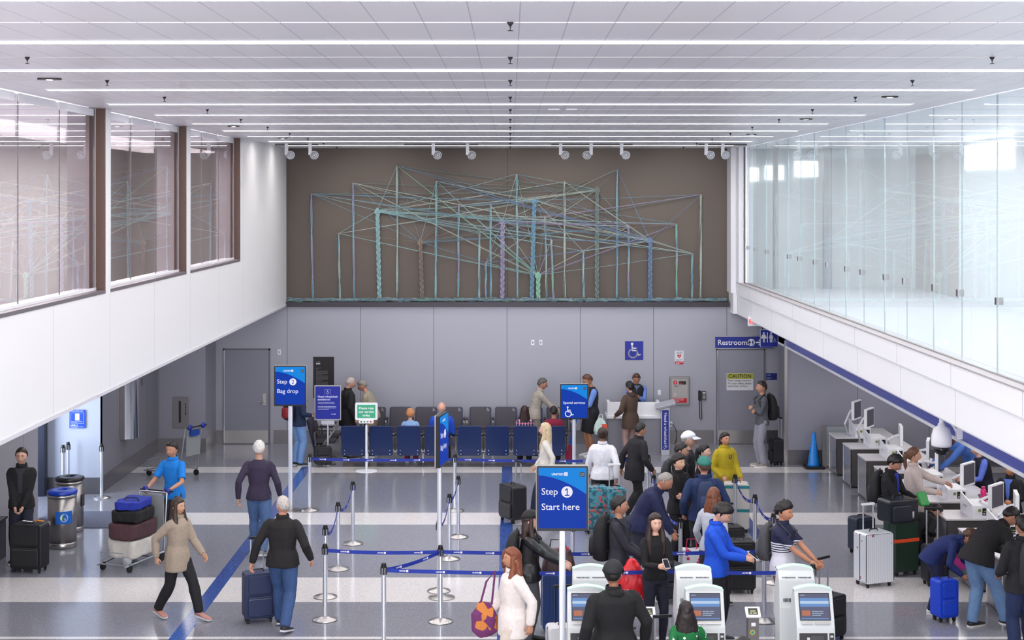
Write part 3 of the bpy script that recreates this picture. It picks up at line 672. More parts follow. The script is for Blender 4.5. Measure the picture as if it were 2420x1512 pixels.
# caution sign
o = wall_thing('caution_sign', 'white and yellow-green CAUTION notice on the right door', 'sign', 1748.5, 902, YW-.03)
MB().box(-wpx(31.5), wpx(31.5), -.008, 0, -wpx(20), wpx(20.5)).build('panel', mat('#dcdce2', .5), o)
MB().box(-wpx(31), wpx(31), -.010, 0, wpx(7), wpx(20)).build('header', mat('#a9ad3a', .5), o)
mb = MB().at(T(0, -.012, 0) @ FRONT); mb.text('CAUTION', .115, T(0, wpx(9.5), 0), .012, 'CENTER')
for k, t in enumerate(('Door swings outward.', 'For your safety, please', 'stand clear of door.')): mb.text(t, .058, T(-wpx(28.5), .012-k*.064, 0), .006)
mb.build('lettering', mat('#26262b', .6), o)
o = wall_thing('restroom_plate', 'small dark blue plate right of the right-hand door', 'sign', 1823, 889.5)
MB().box(-wpx(13), wpx(13), -.012, 0, -wpx(8), wpx(8)).build('panel', mat('#14236e', .4), o); mb = MB().at(T(-wpx(11.5), -.014, 0) @ FRONT); lines(mb, 0, .035, .14, 1, .03, .014, 0, 0, 1); lines(mb, 0, -.02, .13, 2, .025, .008, 0, 0, 2); mb.build('lettering', mat('#b9c0e0', .5), o)
# AED
o = wall_thing('defibrillator_notice', 'small AED notice with red heart on the grey wall', 'sign', 1605, 845)
MB().box(-wpx(10.5), wpx(10.5), -.008, 0, -wpx(16), wpx(16.5)).build('panel', mat('#e6e6ec', .5), o)
mb = MB().at(T(0, -.010, 0) @ FRONT); mb.text('AED', .068, T(0, wpx(9), 0), 0, 'CENTER', 0)
disc(mb, -.02, wpx(5), .024, 1); disc(mb, .02, wpx(5), .024, 1); poly(mb, [(-.043, wpx(4.5)), (0, -wpx(1)), (.043, wpx(4.5)), (0, wpx(6))], 1, .0004); stroke(mb, [(.006, wpx(6)), (-.006, wpx(4)), (.006, wpx(4)), (-.004, wpx(1.5))], .008, 2, False, .001)
lines(mb, -.08, -wpx(5), .16, 2, .026, .010, 0, 0, 3); rect(mb, -wpx(10.3), wpx(10.3), -wpx(15.6), -wpx(9), 1); lines(mb, -.08, -wpx(11), .16, 2, .026, .010, 2, .001, 5)
mb.build('lettering', [mat('#33333a', .5), mat('#c3152a', .5), LETTER], o)
o = wall_thing('defibrillator_cabinet', 'brushed steel AED cabinet with red strip on the wall', 'cabinet', 1605.5, 922.5)
MB().box(-wpx(23.5), wpx(23.5), -.06, 0, -wpx(34), wpx(33.5)).build('case', DSTEEL, o, bevel=.008)
MB().box(-wpx(19.5), wpx(19.5), -.07, -.05, -wpx(29), wpx(28)).build('door', mat('#a5a19f', .3, .9), o, bevel=.004)
mb = MB().at(T(0, -.072, 0) @ FRONT); disc(mb, -wpx(10.5), wpx(19.5), .045, 0); rect(mb, -wpx(2), wpx(15), wpx(15), wpx(23), 1); lines(mb, -wpx(1), wpx(17), .15, 1, .02, .03, 0, .001, 4)
rect(mb, -wpx(17), wpx(17), -wpx(28), -wpx(17), 0); lines(mb, -wpx(15), -wpx(19), .24, 3, .028, .010, 2, .001, 6); mb.text('AED', .06, T(-wpx(14), wpx(9), 0), 0, 'LEFT', 1); rect(mb, -wpx(14), -wpx(8), -wpx(12), -wpx(5), 3)
stroke(mb, [(-wpx(10), wpx(22)), (-wpx(11), wpx(19.5)), (-wpx(9.6), wpx(19.5)), (-wpx(11), wpx(17))], .01, 2, False, .001)
mb.build('label', [mat('#c01626', .4), mat('#1d1518', .3), LETTER, STEEL], o)
o = wall_thing('wall_phone', 'black and silver wall telephone with hanging cord', 'telephone', 1658.5, 934)
MB().rbox(-.01, .09, -.06, 0, -.10, .10, .015, 1).build('base', mat('#3c3c42', .4), o); MB().rbox(-.085, -.025, -.09, -.01, -.115, .115, .025, 1).build('handset', BLACK, o)
mb = MB()
for i in range(3):
    for j in range(4): mb.box(.015+i*.022, .030+i*.022, -.066, -.058, -.07+j*.025, -.055+j*.025)
mb.box(.01, .08, -.066, -.058, .045, .085); mb.build('keypad', mat('#c7c7cc', .4), o)
MB().tube([(-.06, -.04, -.10), (-.055, -.03, -.3), (-.05, -.03, -.5), (-.02, -.03, -.56), (.0, -.03, -.5), (-.01, -.03, -.3), (-.02, -.03, -.1)], .009, 6).build('cord', BLACK, o)
# kiosk 'Need a wheelchair?'
X, Y = flo(1570, 1075); o = thing('information_stand', 'slim stand with vertical blue Need a wheelchair panel and slanted grey top', 'sign', (X+.02, Y, 0))
MB().box(-.09, .09, -.04, .05, .0, 1.03).build('post', mat('#d3d6e0', .3, .4), o, bevel=.004); MB().box(-.072, .072, -.046, -.04, .12, .98).build('panel', mat('#16309c', .4), o)
place_text(o, 'Need a wheelchair?', .093, T(-.028, -.048, .93) @ RY(90) @ FRONT, LETTER, .01)
mb = MB().at(T(.0, -.048, .17) @ FRONT @ RZ(-90)); wheelchair(mb, 0, 0, .09); mb.build('symbol', LETTER, o)
MB().at(T(0, 0, 1.10) @ RY(-14) @ RX(12)).box(-.22, .22, -.14, .14, -.03, .03).build('console', mat('#b9bac4', .3, .4), o, bevel=.008)
# service counter
o = thing('service_counter', 'white-topped grey service counter at the back wall', 'counter', ((1500-VX)/107.5, F/107.5, 0)); s_ = 1/107.5
MB().box(-.60, .56, -.25, .25, .0, .78).build('base', mat('#8f8f99', .35, .3), o)
MB().box(-.64, .60, -.31, .31, .78, .84).build('lower_top', WHITE, o, bevel=.005)
MB().box(-.62, .54, -.27, -.20, .84, 1.13).box(-.615, -.55, -.199, .2, .842, 1.128).box(.48, .535, -.199, .2, .842, 1.128).build('upper_screen', WHITE, o, bevel=.004)
MB().box(-.02, .04, -.275, -.27, .94, 1.0).build('emblem', mat('#b9bac4', .4), o)
# left wall things
o = thing('paper_towel_cabinet', 'tall brushed steel wall cabinet with rounded front on the left wall', 'cabinet', (-7.74, 30.6, 0))
MB().box(.003, .10, -.42, .45, .80, 2.02).build('back_panel', DSTEEL, o)
MB().loft([[(.09+.22*max(0, math.sin(math.pi*k/14))**.6, -.42+.5*k/14, z) for k in range(15)]+[(.08, .08, z)] for z in (.80, 2.02)]).build('curved_front', CHROME, o, smooth=True)
o = thing('fire_hose_cabinet', 'flat steel wall cabinet with narrow slot on the rear left wall', 'cabinet', spot(427, 974, 33.44)); k_ = 33.44/F
MB().box(-19*k_, 19*k_, -.02, 0, -37*k_, 37*k_).build('door', DSTEEL, o, bevel=.004); MB().box(-4*k_, 1*k_, -.024, -.02, -24*k_, 27*k_).build('window', BLACK, o)
mb = MB().at(T(12*k_, -.022, 22*k_) @ RY(90) @ FRONT); lines(mb, 0, 0, .4, 1, .02, .02, 0, 0, 9); mb.build('lettering', BLACK, o)
o = thing('wall_plate', 'small narrow plate on the left side wall beyond the steel cabinet', 'plate', (-7.73, 32.0, 1.72)); MB().box(0, .012, -.04, .04, -.07, .07).build('plate', DSTEEL, o)
o = thing('evacuation_sign', 'blue evacuation sign on the pale entrance wall', 'sign', spot(183, 990, 28.74)); k_ = 28.74/F
MB().box(-18.5*k_, 18.5*k_, -.01, 0, -21.5*k_, 21.5*k_).build('panel', mat('#1a49c4', .4), o)
mb = MB().at(T(0, -.012, 0) @ FRONT); mb.text('EVACUATION PLAN', .026, T(-16*k_, 18*k_, 0), .02); rect(mb, -5*k_, 5*k_, -3*k_, 13*k_); stroke(mb, [(-15*k_, -10*k_), (15*k_, -10*k_), (15*k_, 15*k_), (-15*k_, 15*k_), (-15*k_, -10*k_)], .003, None, False); mb.text('LEVEL 2', .04, T(-16*k_, -16*k_, 0), .03); lines(mb, -16*k_, -18.5*k_, .24, 2, .016, .006); lines(mb, -14*k_, -6*k_, .2, 2, .016, .005)
mb.build('lettering', mat('#dfe8ff', .5), o)
# bins
def bin_(label, x, y, lid, sticker):
    o = thing('recycling_bin', label, 'bin', (x, y, 0), 0, 'perforated steel bins')
    pm, nt, b = new_mat('perforated_steel'); b.inputs['Metallic'].default_value = 1; b.inputs['Roughness'].default_value = .33
    tc = nd(nt, 'ShaderNodeTexCoord'); sp_ = nd(nt, 'ShaderNodeSeparateXYZ'); nt.links.new(tc.outputs['Object'], sp_.inputs[0])
    an_ = mth(nt, 'MULTIPLY', mth(nt, 'ARCTAN2', sp_.outputs[1], sp_.outputs[0]), .23)
    a_ = mth(nt, 'PINGPONG', mth(nt, 'ADD', mth(nt, 'MULTIPLY', an_, 55), mth(nt, 'MULTIPLY', sp_.outputs[2], 32)), .5); c_ = mth(nt, 'PINGPONG', mth(nt, 'SUBTRACT', mth(nt, 'MULTIPLY', an_, 55), mth(nt, 'MULTIPLY', sp_.outputs[2], 32)), .5)
    dd = mth(nt, 'GREATER_THAN', mth(nt, 'MULTIPLY', a_, c_), .11); nt.links.new(cmix(nt, dd, lin('#b5b0ae'), lin('#2a2628')), b.inputs['Base Color'])
    MB().lathe([(.21, .03), (.225, .03), (.225, .84), (.21, .84)], n=40).build('body', pm, o, smooth='all')
    MB().lathe([(.0, .0), (.215, .0), (.228, .01), (.228, .085), (.22, .09)], n=40).lathe([(.229, .80), (.229, .85), (.21, .85)], n=40).build('band', STEEL, o, smooth='all')
    MB().lathe([(.235, .85), (.240, .86), (.238, .90), (.20, .915), (.10, .92), (.08, .90), (.08, .87), (0, .865)], n=40).build('lid', mat(lid, .3), o, smooth='all')
    if sticker:
        def on(a0, a1, z0, z1, r_, name, m_, par=None, n=10): return MB().add([(r_*math.cos(R(a0+(a1-a0)*k/n)), r_*math.sin(R(a0+(a1-a0)*k/n)), z) for z in (z0, z1) for k in range(n+1)], [(k, k+1, n+2+k, n+1+k) for k in range(n)]).build(name, m_, par or o, smooth=True)
        st = on(-100, -32, .40, .60, .2275, 'sticker', mat('#1a66c8', .5))
        mb = MB()
        for rr_, mi in ((.062, 0),): mb.add([(.2285*math.cos(R(-66)+rr_*math.cos(2*math.pi*k/24)/.2285), .2285*math.sin(R(-66)+rr_*math.cos(2*math.pi*k/24)/.2285), .50+rr_*math.sin(2*math.pi*k/24)) for k in range(24)], [tuple(range(24))], 0)
        mb.add([(.2295*math.cos(R(-66)+x_/.2295), .2295*math.sin(R(-66)+x_/.2295), .50+z_) for x_, z_ in ((-.032, -.04), (-.008, -.04), (-.008, .01), (-.014, .02), (-.014, .045), (-.026, .045), (-.026, .02), (-.032, .01))], [tuple(range(8))], 1)
        mb.add([(.2295*math.cos(R(-66)+x_/.2295), .2295*math.sin(R(-66)+x_/.2295), .50+z_) for x_, z_ in ((.0, -.04), (.028, -.04), (.028, -.005), (.0, -.005))], [tuple(range(4))], 2)
        mb.build('symbol', [mat('#d8ecf2', .5), mat('#2f8f4e', .5), mat('#9fb0b4', .5)], st)
        on(-150, -125, .38, .44, .2275, 'small_label', mat('#e4e4ea', .5))
    else: MB().box(.215, .232, -.08, .06, .42, .62).build('label', mat('#3a3438', .5), o)
X, Y = flo(147, 1291); bin_('perforated steel recycling bin with blue lid and bottle sticker', X, Y, '#1038a8', True)
X, Y = flo(162, 1258); bin_('perforated steel bin with black lid, behind the blue-lidded bin', X-.02, Y+.14, '#17171b', False)
o = thing('reading_counter', 'low dark counter at the left edge beside the man in black', 'counter', (-8.04, 23.3, 0)); MB().box(-.2, .18, -.85, .45, 0, .60).build('body', mat('#2c2c34', .3), o, bevel=.01); MB().box(-.2, .2, -.88, .47, .60, .63).build('top', mat('#1c1c22', .25), o)
MB().cyl((.18, .05, .50), (.2, .05, .50), .012).build('knob', STEEL, o)
for i in range(9):
    q = MB().rbox(-.13, .13, -.10, .10, i*.028, i*.028+.026, .01).build('magazine', mat(('#c8503c', '#e2ded8', '#b04860', '#d9b28c', '#cfc8c4', '#c23a2a', '#e6e0dc', '#a85a4a', '#d86a70')[i], .5)); q.location = (-8.0+.008*math.sin(i*2), 23.28, .631); q.rotation_euler[2] = .2*math.sin(i*3.1)
    tag(q, '%s magazine counted from the bottom of the pile on the low dark counter' % rows[i], 'magazine', 'magazines piled on the counter')
o = tag(box1(-7.95, -5.9, 23.5, 0, 0, .012).build('door_mat', mat('#565a6a', .9, noise_amt=.5)), 'dark grey entrance mat behind the bins', 'mat')
bpy.data.objects.remove(o)
x0, y0 = flo(188, 1248); x1, _ = flo(300, 1248); _, y1 = flo(188, 1209)
o = tag(box1(x0-.9, x0+1.35, y0, y1, 0.001, .012).build('door_mat', mat('#565a6c', .9, noise_amt=.5)), 'dark grey entrance mat on the floor behind the bins', 'mat')

# ---------------------------------------------------------------- right side: cone, desks, monitors
def cone(label, x, y):
    o = thing('traffic_cone', label, 'cone', (x, y, 0)); MB().rbox(-.20, .20, -.20, .20, 0, .05, .06).build('base', RUBBER, o, bevel=.008)
    MB().lathe([(.001, .05), (.145, .05), (.12, .09), (.028, .73), (.02, .735), (.001, .735)], n=32).build('cone_body', mat('#0f82dc', .35), o, smooth='all')
    mb = MB().at(T(.02, -.1475, .05) @ RX(90-9.9))
    for k in range(14):
        if k not in (3, 4, 8, 12): disc(mb, 0, .10+k*.030, .009, None, 6)
    mb.build('lettering', mat('#5ab0f2', .5), o)
cone('bright blue traffic cone with black base by the right wall', (1922-VX)/114, F/114.2)
o = thing('glass_divider', 'low frosted glass divider panel right of the blue cone', 'partition', (6.52, 31.45, 0)); MB().box(-.08, .0, -.02, .02, .0, .88).build('end_post', DSTEEL, o); MB().box(0, .8, -.01, .01, .05, .86).build('panel', mat('#aab4ba', .2, alpha=.75), o)
dsk = mat('#9a9aa2', .25, .5); dfr = mat('#6a6768', .3, .4); TOPM = mat('#dcd8dc', .3)
def desk(label, y, x=6.56):
    o = thing('check_in_desk', label, 'desk', (x, y, 0), 0, 'check-in desks')
    MB().box(0, .72, 0, .66, .03, .745).build('body', dfr, o)
    MB().box(-.006, 0, .012, .65, .05, .74).build('side_panel', dsk, o)
    MB().box(-.012, .004, -.008, .010, 0, .745).box(-.012, .004, .652, .668, 0, .745).box(.70, .72, -.008, .0, 0, .745).build('edge_trim', CHROME, o)
    MB().box(-.02, .72, -.015, .68, .745, .77).box(.72, 1.24, -.015, 1.27, .745, .77).build('worktop', TOPM, o, bevel=.004)
    MB().box(-.008, -.004, .02, .64, .395, .400).build('panel_joint', mat('#55545c', .5), o)
    MB().box(.74, 1.18, .02, 1.24, 0, .745).build('rear_body', mat('#4c4a50', .4), o)
    return o
GREENY = mat('#8fae3a', .5)
def console(label, x, y):
    o = thing('desk_console', label, 'counter console', (x, y, .77), 0, 'white consoles on the desks')
    MB().box(0, .30, 0, .56, 0, .19).build('body', WHITE, o, bevel=.006)
    MB().add([(-.012, -.0, -.005), (-.012, .58, -.005), (-.012, .58, .30), (-.012, .0, .21), (.004, .0, -.005), (.004, .58, -.005), (.004, .58, .30), (.004, .0, .21)], [(0, 3, 2, 1), (4, 5, 6, 7), (0, 1, 5, 4), (1, 2, 6, 5), (2, 3, 7, 6), (3, 0, 4, 7)]).build('front_panel', mat('#eef0f8', .15), o)
    mb = MB().at(T(-.014, .32, .12) @ RZ(-90) @ FRONT); airline_mark(mb, -.1, 0, .022); mb.build('lettering', mat('#9aa0b0', .4), o)
    mb = MB().at(T(.12, -.002, .10) @ FRONT); rect(mb, .03, .16, -.055, .055, 0); lines(mb, .05, .005, .09, 1, .02, .014, 1, .001, 2); lines(mb, .042, -.03, .11, 1, .02, .016, 2, .001, 3); disc(mb, -.01, .02, .028, 3, 16, .001); disc(mb, -.01, .02, .016, 4, 16, .002)
    mb.build('notice', [SBK, GREENY, LETTER, mat('#c2b83a', .5), mat('#2f86b8', .5)], o)
    return o
def monitor(label, x, y, z, rz, arm=True, z0=.77):
    o = thing('monitor', label, 'monitor', (x, y, z0), 0, 'white desk monitors'); c = Vector((0, 0, z-z0)); Mx = T(*c) @ RZ(rz)
    MB().at(Mx).rbox(-.22, .22, -.025, .03, -.19, .19, .012, 1).build('case', WHITE, o, bevel=.004)
    MB().at(Mx).box(-.195, .195, -.028, -.024, -.155, .165).build('screen', mat('#5b5964', .12), o)
    v = Mx @ Vector((0, .03, 0)); e = Mx @ Vector((0, .12, -.02)); el_ = Vector((e.x-.10, e.y+.10, .22))
    MB().cyl(v, e, .03, .02).tube([e, el_], .022, 8).build('arm', WHITE, o, smooth=True)
    MB().tube([el_, Vector((el_.x+.06, el_.y-.02, .02))], .018, 8).cyl((el_.x+.06, el_.y-.02, 0), (el_.x+.06, el_.y-.02, .02), .05).build('arm_base', mat('#b5b8c2', .3, .6), o, smooth=True)
    return o
names = ['nearest the camera', 'second nearest', 'third nearest', 'fourth nearest', 'fifth nearest', 'sixth nearest, beside the cream sweater', 'seventh nearest, behind the glass divider', 'second from the far wall', 'farthest, beside the blue cone']
for k in range(9):
    y = 20.3+1.29*k
    desk('grey check-in desk with white top, '+names[k], y)
    console('white console box on the check-in desk '+names[k], 6.95, y+.03)
mons = [(2024, 968, 7.0, 31.25, 58), (2054, 987, 7.05, 29.9, 58), (2129, 1028, 7.38, 28.3, 80), (2194, 1062, 7.55, 27.2, 72), (2221, 1092, 7.45, 26.2, 60), (2287, 1120, 7.45, 24.6, 48), (2354, 1172, 7.34, 22.9, 48), (2402, 1194, 7.30, 21.9, 76)]
for k, (px, py, xx, yy, rz_) in enumerate(mons):
    yy = F*xx/(px-VX); z = EYE-(py-VY)*yy/F
    monitor('white monitor on a swivel arm over the desks, '+('farthest from the camera', 'second farthest', 'third farthest', 'fourth farthest, behind the dome camera', 'fifth farthest, before the leaning agent', 'third nearest, before the vested agent', 'second nearest, by the pink bottle', 'nearest the right edge')[k], xx, yy, z, rz_)
for k in range(5):
    o = thing('keyboard', 'black keyboard on a check-in desk, '+names[2+k if k else 1], 'keyboard', (7.62, 20.62+1.29*(k+1), .772), R(80), 'desk keyboards'); MB().rbox(-.2, .2, -.07, .07, 0, .02, .01).build('case', BLACK, o)
    mb = MB()
    for i in range(12):
        for j in range(4): mb.box(-.185+i*.031, -.158+i*.031, -.058+j*.030, -.033+j*.030, .02, .024)
    mb.build('keys', mat('#2c2c31', .5), o)
v = spot(2322, 1158, 23.5); o = thing('water_bottle', 'bright pink water bottle on a check-in desk', 'bottle', (7.50, F*7.50/1118, .772)); MB().lathe([(0, 0), (.045, 0), (.048, .02), (.040, .09), (.048, .16), (.04, .2), (.03, .21)], n=20).build('body', mat('#e0287c', .2), o, smooth='all'); MB().lathe([(.032, .2), (.034, .24), (.0, .25)], n=16).build('cap', mat('#c01c64', .4), o)
# dome camera
o = thing('dome_camera', 'white dome security camera on a curved bracket over the desks', 'security camera', ((2225-VX)/185, F/185, 0)); zt = EYE-(1000-VY)/185
MB().lathe([(0, .0), (.045, 0), (.05, -.03), (.105, -.07), (.127, -.16), (.130, -.26), (.124, -.27)], (0, 0, zt), 32).build('housing', WHITE, o, smooth='all')
MB().lathe([(.126, -.265), (.126, -.285), (.10, -.30)], (0, 0, zt), 32).build('band', mat('#dcdce6', .4), o, smooth='all')
MB().lathe([(.098, -.295), (.095, -.34), (.07, -.385), (.03, -.405), (0, -.41)], (0, 0, zt), 32).build('dome', mat('#101016', .08), o, smooth='all')
MB().cyl((0, 0, zt-.01), (0, 0, zt+.09), .03).tube([(0, 0, zt+.07), (.08, .0, zt+.05), (.15, .0, zt-.03), (.20, 0, zt-.12)], .018, 8).box(.185, 5.77-o.location.x, -.03, .03, zt-.2, zt-.06).build('bracket', WHITE, o, smooth=True)

# ---------------------------------------------------------------- kiosks
GRN = mat('#b6ecce', .4, emit=.15)
SCR = None
def kiosk(label, x, y, back, lit=GRN, group='self-service kiosks'):
    o = thing('check_in_kiosk', label, 'kiosk', (x, y, 0), R(180 if back else 0), group); w = .205; Wk = mat('#cfd4d5', .4)
    prof = [(.0, 0), (.26, 0), (.30, .95), (.24, 1.26), (.13, 1.36), (.06, 1.36), (-.10, .985), (-.125, .80), (-.02, .74)]
    MB().prism(prof, -w, w, 0).build('body', Wk, o, bevel=.010)
    arc = [(-w+2*w*k/12, 1.355+.042*math.sin(math.pi*k/12)**.8) for k in range(13)]
    MB().prism(arc+[(w, 1.34), (-w, 1.34)], .05, .15, 1).build('hood', Wk, o)
    q = MB(); q.tube([(a_, .052, b_) for a_, b_ in arc], .0045, 6); q.tube([(a_, .148, b_) for a_, b_ in arc], .0045, 6); q.build('status_light', lit, o)
    M = T(0, -.022, 1.173) @ RX(90-23.1) @ T(0, 0, .004)
    mb = MB().at(M); mb.box(-.165, .165, -.125, .165, -.004, .004); mb.build('screen_bezel', mat('#2a2a30', .3), o)
    mb = MB().at(M); rect(mb, -.155, .155, -.115, .155, 0, .0045); rect(mb, -.155, .155, .02, .11, 1, .005); rect(mb, -.155, .155, .05, .08, 3, .0053); rect(mb, -.14, -.05, -.075, -.02, 2, .005); lines(mb, -.03, -.03, .12, 3, .02, .006, 3, .005, 2); rect(mb, -.15, .15, -.112, -.10, 1, .005); mb.text('Welcome', .04, T(-.14, .05, .006), 0, 'LEFT', 3); mb.text('UNITED', .014, T(-.15, .135, .006), .02, 'LEFT', 3)
    mb.build('screen', [glow('#62647c'), glow('#6c94cc'), glow('#b8765a'), glow('#b9cfe8')], o)
    mb = MB().at(M); mb.rbox(-.01, .16, -.165, -.145, 0, .012, .009, 2).rbox(-.155, -.03, -.165, -.145, 0, .010, .009, 2); mb.build('card_reader', STEEL, o)
    M2 = T(0, -.115, .89) @ RX(82)
    MB().at(M2).box(-.18, .12, -.05, .045, 0, .006).box(.14, .19, -.05, .045, 0, .006).build('printer_slot', mat('#17171b', .4), o)
    MB().at(M2).box(-.06, .08, -.03, .02, .004, .02).build('ticket_tray', mat('#2c2c32', .3), o)
    MB().at(M2).box(-.10, -.07, -.03, .0, .005, .012).box(.15, .18, .0, .02, .005, .010).build('slot_light', mat('#c9cdd2', .4), o)
    q = MB()
    for i in range(22):
        xx = -.16+i*.0152; q.box(xx-.003, xx+.003, .286, .30, 1.02, 1.06); 
        if not 9 < i < 12: q.box(xx-.004, xx+.004, .215, .232, 1.275, 1.285)
    q.build('vent_slots', mat('#4a4c50', .5), o)
    return o
def kx(px, s): return (px-VX)/s
for nm, pf, pb in (('left', 1386, 1397), ('middle', 1665, 1642), ('right', 1922, 1885)):
    kiosk(nm+' pair of kiosks, unit facing the camera with lit screen', kx(pf, 218.6), F/218.6-.05, False)
    kiosk(nm+' pair of kiosks, unit seen from its vented back', kx(pb, 208.6), F/208.6+.28, True)
for px, lb in ((1531, 'grey pedestal with white slanted notice, beside the man in the black hoodie'), (1779, 'grey pedestal with white slanted notice, between the kiosks')):
    o = thing('notice_pedestal', lb, 'pedestal', (kx(px, 205), F/205, 0), 0, 'notice pedestals')
    MB().box(-.065, .065, -.05, .05, 0, .80).build('post', mat('#6d6a6a', .4, .5), o, bevel=.004)
    Mx = T(0, -.01, .815) @ RX(35); MB().at(Mx).box(-.085, .085, -.07, .08, -.012, .012).build('head', WHITE, o, bevel=.004)
    mb = MB().at(Mx @ T(0, 0, .014)); rect(mb, -.055, .055, -.04, .055, 0); lines(mb, -.03, .012, .065, 1, .02, .014, 1, .001, 2); lines(mb, -.04, -.018, .085, 1, .02, .014, 1, .001, 3)
    mb.build('notice', [SBK, mat('#c9d08a', .5)], o)
    mb = MB().at(T(0, -.052, .60) @ FRONT); rect(mb, -.025, .025, .07, .11, 0); disc(mb, -.01, 0, .03, 1); disc(mb, -.01, 0, .018, 2, 16, .001); mb.build('sticker', [LETTER, mat('#b5b03a', .5), mat('#2f86b8', .5)], o)
# ---------------------------------------------------------------- people
HG = None
def head_grid(n=28, m=22):
    ds = []
    for i in range(1, m):
        a = math.pi*i/m
        ds.append([Vector((math.sin(a)*math.cos(2*math.pi*k/n), math.sin(a)*math.sin(2*math.pi*k/n), -math.cos(a))) for k in range(n)])
    return ds
def g2(a, b): return math.exp(-(a*a+b*b))
def head_pt(d, h, fem=False):
    x, y, z = d
    X, Y, Z = x*.0430, y*.0540, z*.0640
    if z < 0:
        X *= 1-.34*(-z)**1.6
        if y > 0: Y *= 1-.50*(-z)**1.2
        else: Y *= 1-.10*(-z)**2
    if y < 0:
        Y -= .0150*g2(x/.13, (z+.20)/.17)*(1 if z > -.42 else .5) + .004*g2(x/.10, (z-.05)/.25)
        Y += .0065*(g2((x-.36)/.20, (z-.05)/.15)+g2((x+.36)/.20, (z-.05)/.15))
        Y -= .0025*g2(x/.5, (z-.27)/.10)
        Y -= .0035*g2(x/.24, (z+.52)/.09)
        Y -= .0050*g2(x/.25, (z+.86)/.16)
        Y -= .0020*(g2((abs(x)-.5)/.22, (z+.25)/.25))
    return Vector((X, Y, Z))*h*(1.05 if fem else 1.10)
def head_mesh(mb, M, h, fem):
    mb.loft([[M @ head_pt(d, h, fem) for d in r] for r in head_grid()])
def hair_shell(mb, M, h, fem, front, side, back, amp, seed=0, nz=1.):
    # cap of hair over the head grid; hairline heights at front, side, back
    ds = head_grid(36, 30); rows = []
    for r in ds:
        row = []
        for d in r:
            c = -d.y/max(1e-6, math.hypot(d.x, d.y))
            hl = side+(front-side)*max(0, c-.12)**.6 if c > .12 else (side-.28*max(0, 1-abs(c)/.30)*(1 if c > -.05 else 1) if c > -.15 else side+(back-side)*min(1, (-c-.15)*1.5))
            hl += nz*.05*noise.noise(Vector((d.x*9+seed, d.y*9, 3)))
            t = (d.z-hl)/.16
            a = max(0., min(1., t)); a = a*a*(3-2*a)
            off = amp*a*(1+nz*.5*noise.noise(Vector((d.x*7+seed, d.y*7, d.z*7)))+nz*.45*noise.noise(Vector((d.x*22+seed, d.y*16, d.z*16)))) if t > 0 else -.006
            q = head_pt(d, 1, fem)
            row.append(M @ ((q+Vector(d)*off)*h))
        rows.append(row)
    mb.loft(rows)
    return mb
def ik(a, b, l1, l2, pole):
    a, b = Vector(a), Vector(b); d = b-a; L = d.length
    if L > (l1+l2)*.995: b = a+d*((l1+l2)*.995/L); d = b-a; L = d.length
    c = (l1*l1-l2*l2+L*L)/(2*L); hh = math.sqrt(max(0, l1*l1-c*c)); u = d/L
    p = Vector(pole); p = (p-u*p.dot(u)); p = p.normalized() if p.length > 1e-5 else u.orthogonal().normalized()
    return a+u*c+p*hh, b
WORK = bpy.data.scenes.new('workbench')
def remesh(o, vox, sm=2, namp=0., nsc=12., seed=0):
    old = o.data; w_ = bpy.data.objects.new('work', old); WORK.collection.objects.link(w_)
    r = w_.modifiers.new('r', 'REMESH'); r.mode = 'VOXEL'; r.voxel_size = vox; r.use_smooth_shade = True
    if sm: s = w_.modifiers.new('s', 'SMOOTH'); s.iterations = sm; s.factor = .6
    vl = WORK.view_layers[0]; vl.update(); dg = vl.depsgraph
    me = bpy.data.meshes.new_from_object(w_.evaluated_get(dg)); me.name = old.name
    bpy.data.objects.remove(w_)
    me.materials.clear()
    for x in old.materials: me.materials.append(x)
    o.data = me; bpy.data.meshes.remove(old)
    if namp:
        sd = Vector((seed*3.1, seed*1.7, 0)); me.update()
        co = [v.co.copy() for v in me.vertices]; no = [v.normal.copy() for v in me.vertices]; out = []
        for v, n_ in zip(co, no):
            q = v*nsc; q.z *= .55
            out.extend(v+n_*(namp*(noise.noise(q+sd)+.5*noise.noise(q*2.3+sd))))
        me.vertices.foreach_set('co', out); me.update()
    return o
def ring(c, ux, uy, rx, ry, n=20, p=2.4):
    out = []
    for k in range(n):
        t = 2*math.pi*k/n; cs, sn = math.cos(t), math.sin(t)
        f = (abs(cs)**p+abs(sn)**p)**(-1/p)
        out.append(c+ux*(rx*f*cs)+uy*(ry*f*sn))
    return out
def plaid():
    m, nt, b = new_mat('plaid_cloth'); p = pos(nt, True)
    a = mth(nt, 'LESS_THAN', mth(nt, 'MODULO', mth(nt, 'ADD', p[2], 5), .06), .018); e = mth(nt, 'LESS_THAN', mth(nt, 'MODULO', mth(nt, 'ADD', p[0], 5), .06), .018)
    nt.links.new(cmix(nt, e, cmix(nt, a, lin('#2a2a58'), lin('#b84a6a')), lin('#c9a8bc')), b.inputs['Base Color']); b.inputs['Roughness'].default_value = .85
    return m
HMC = {}
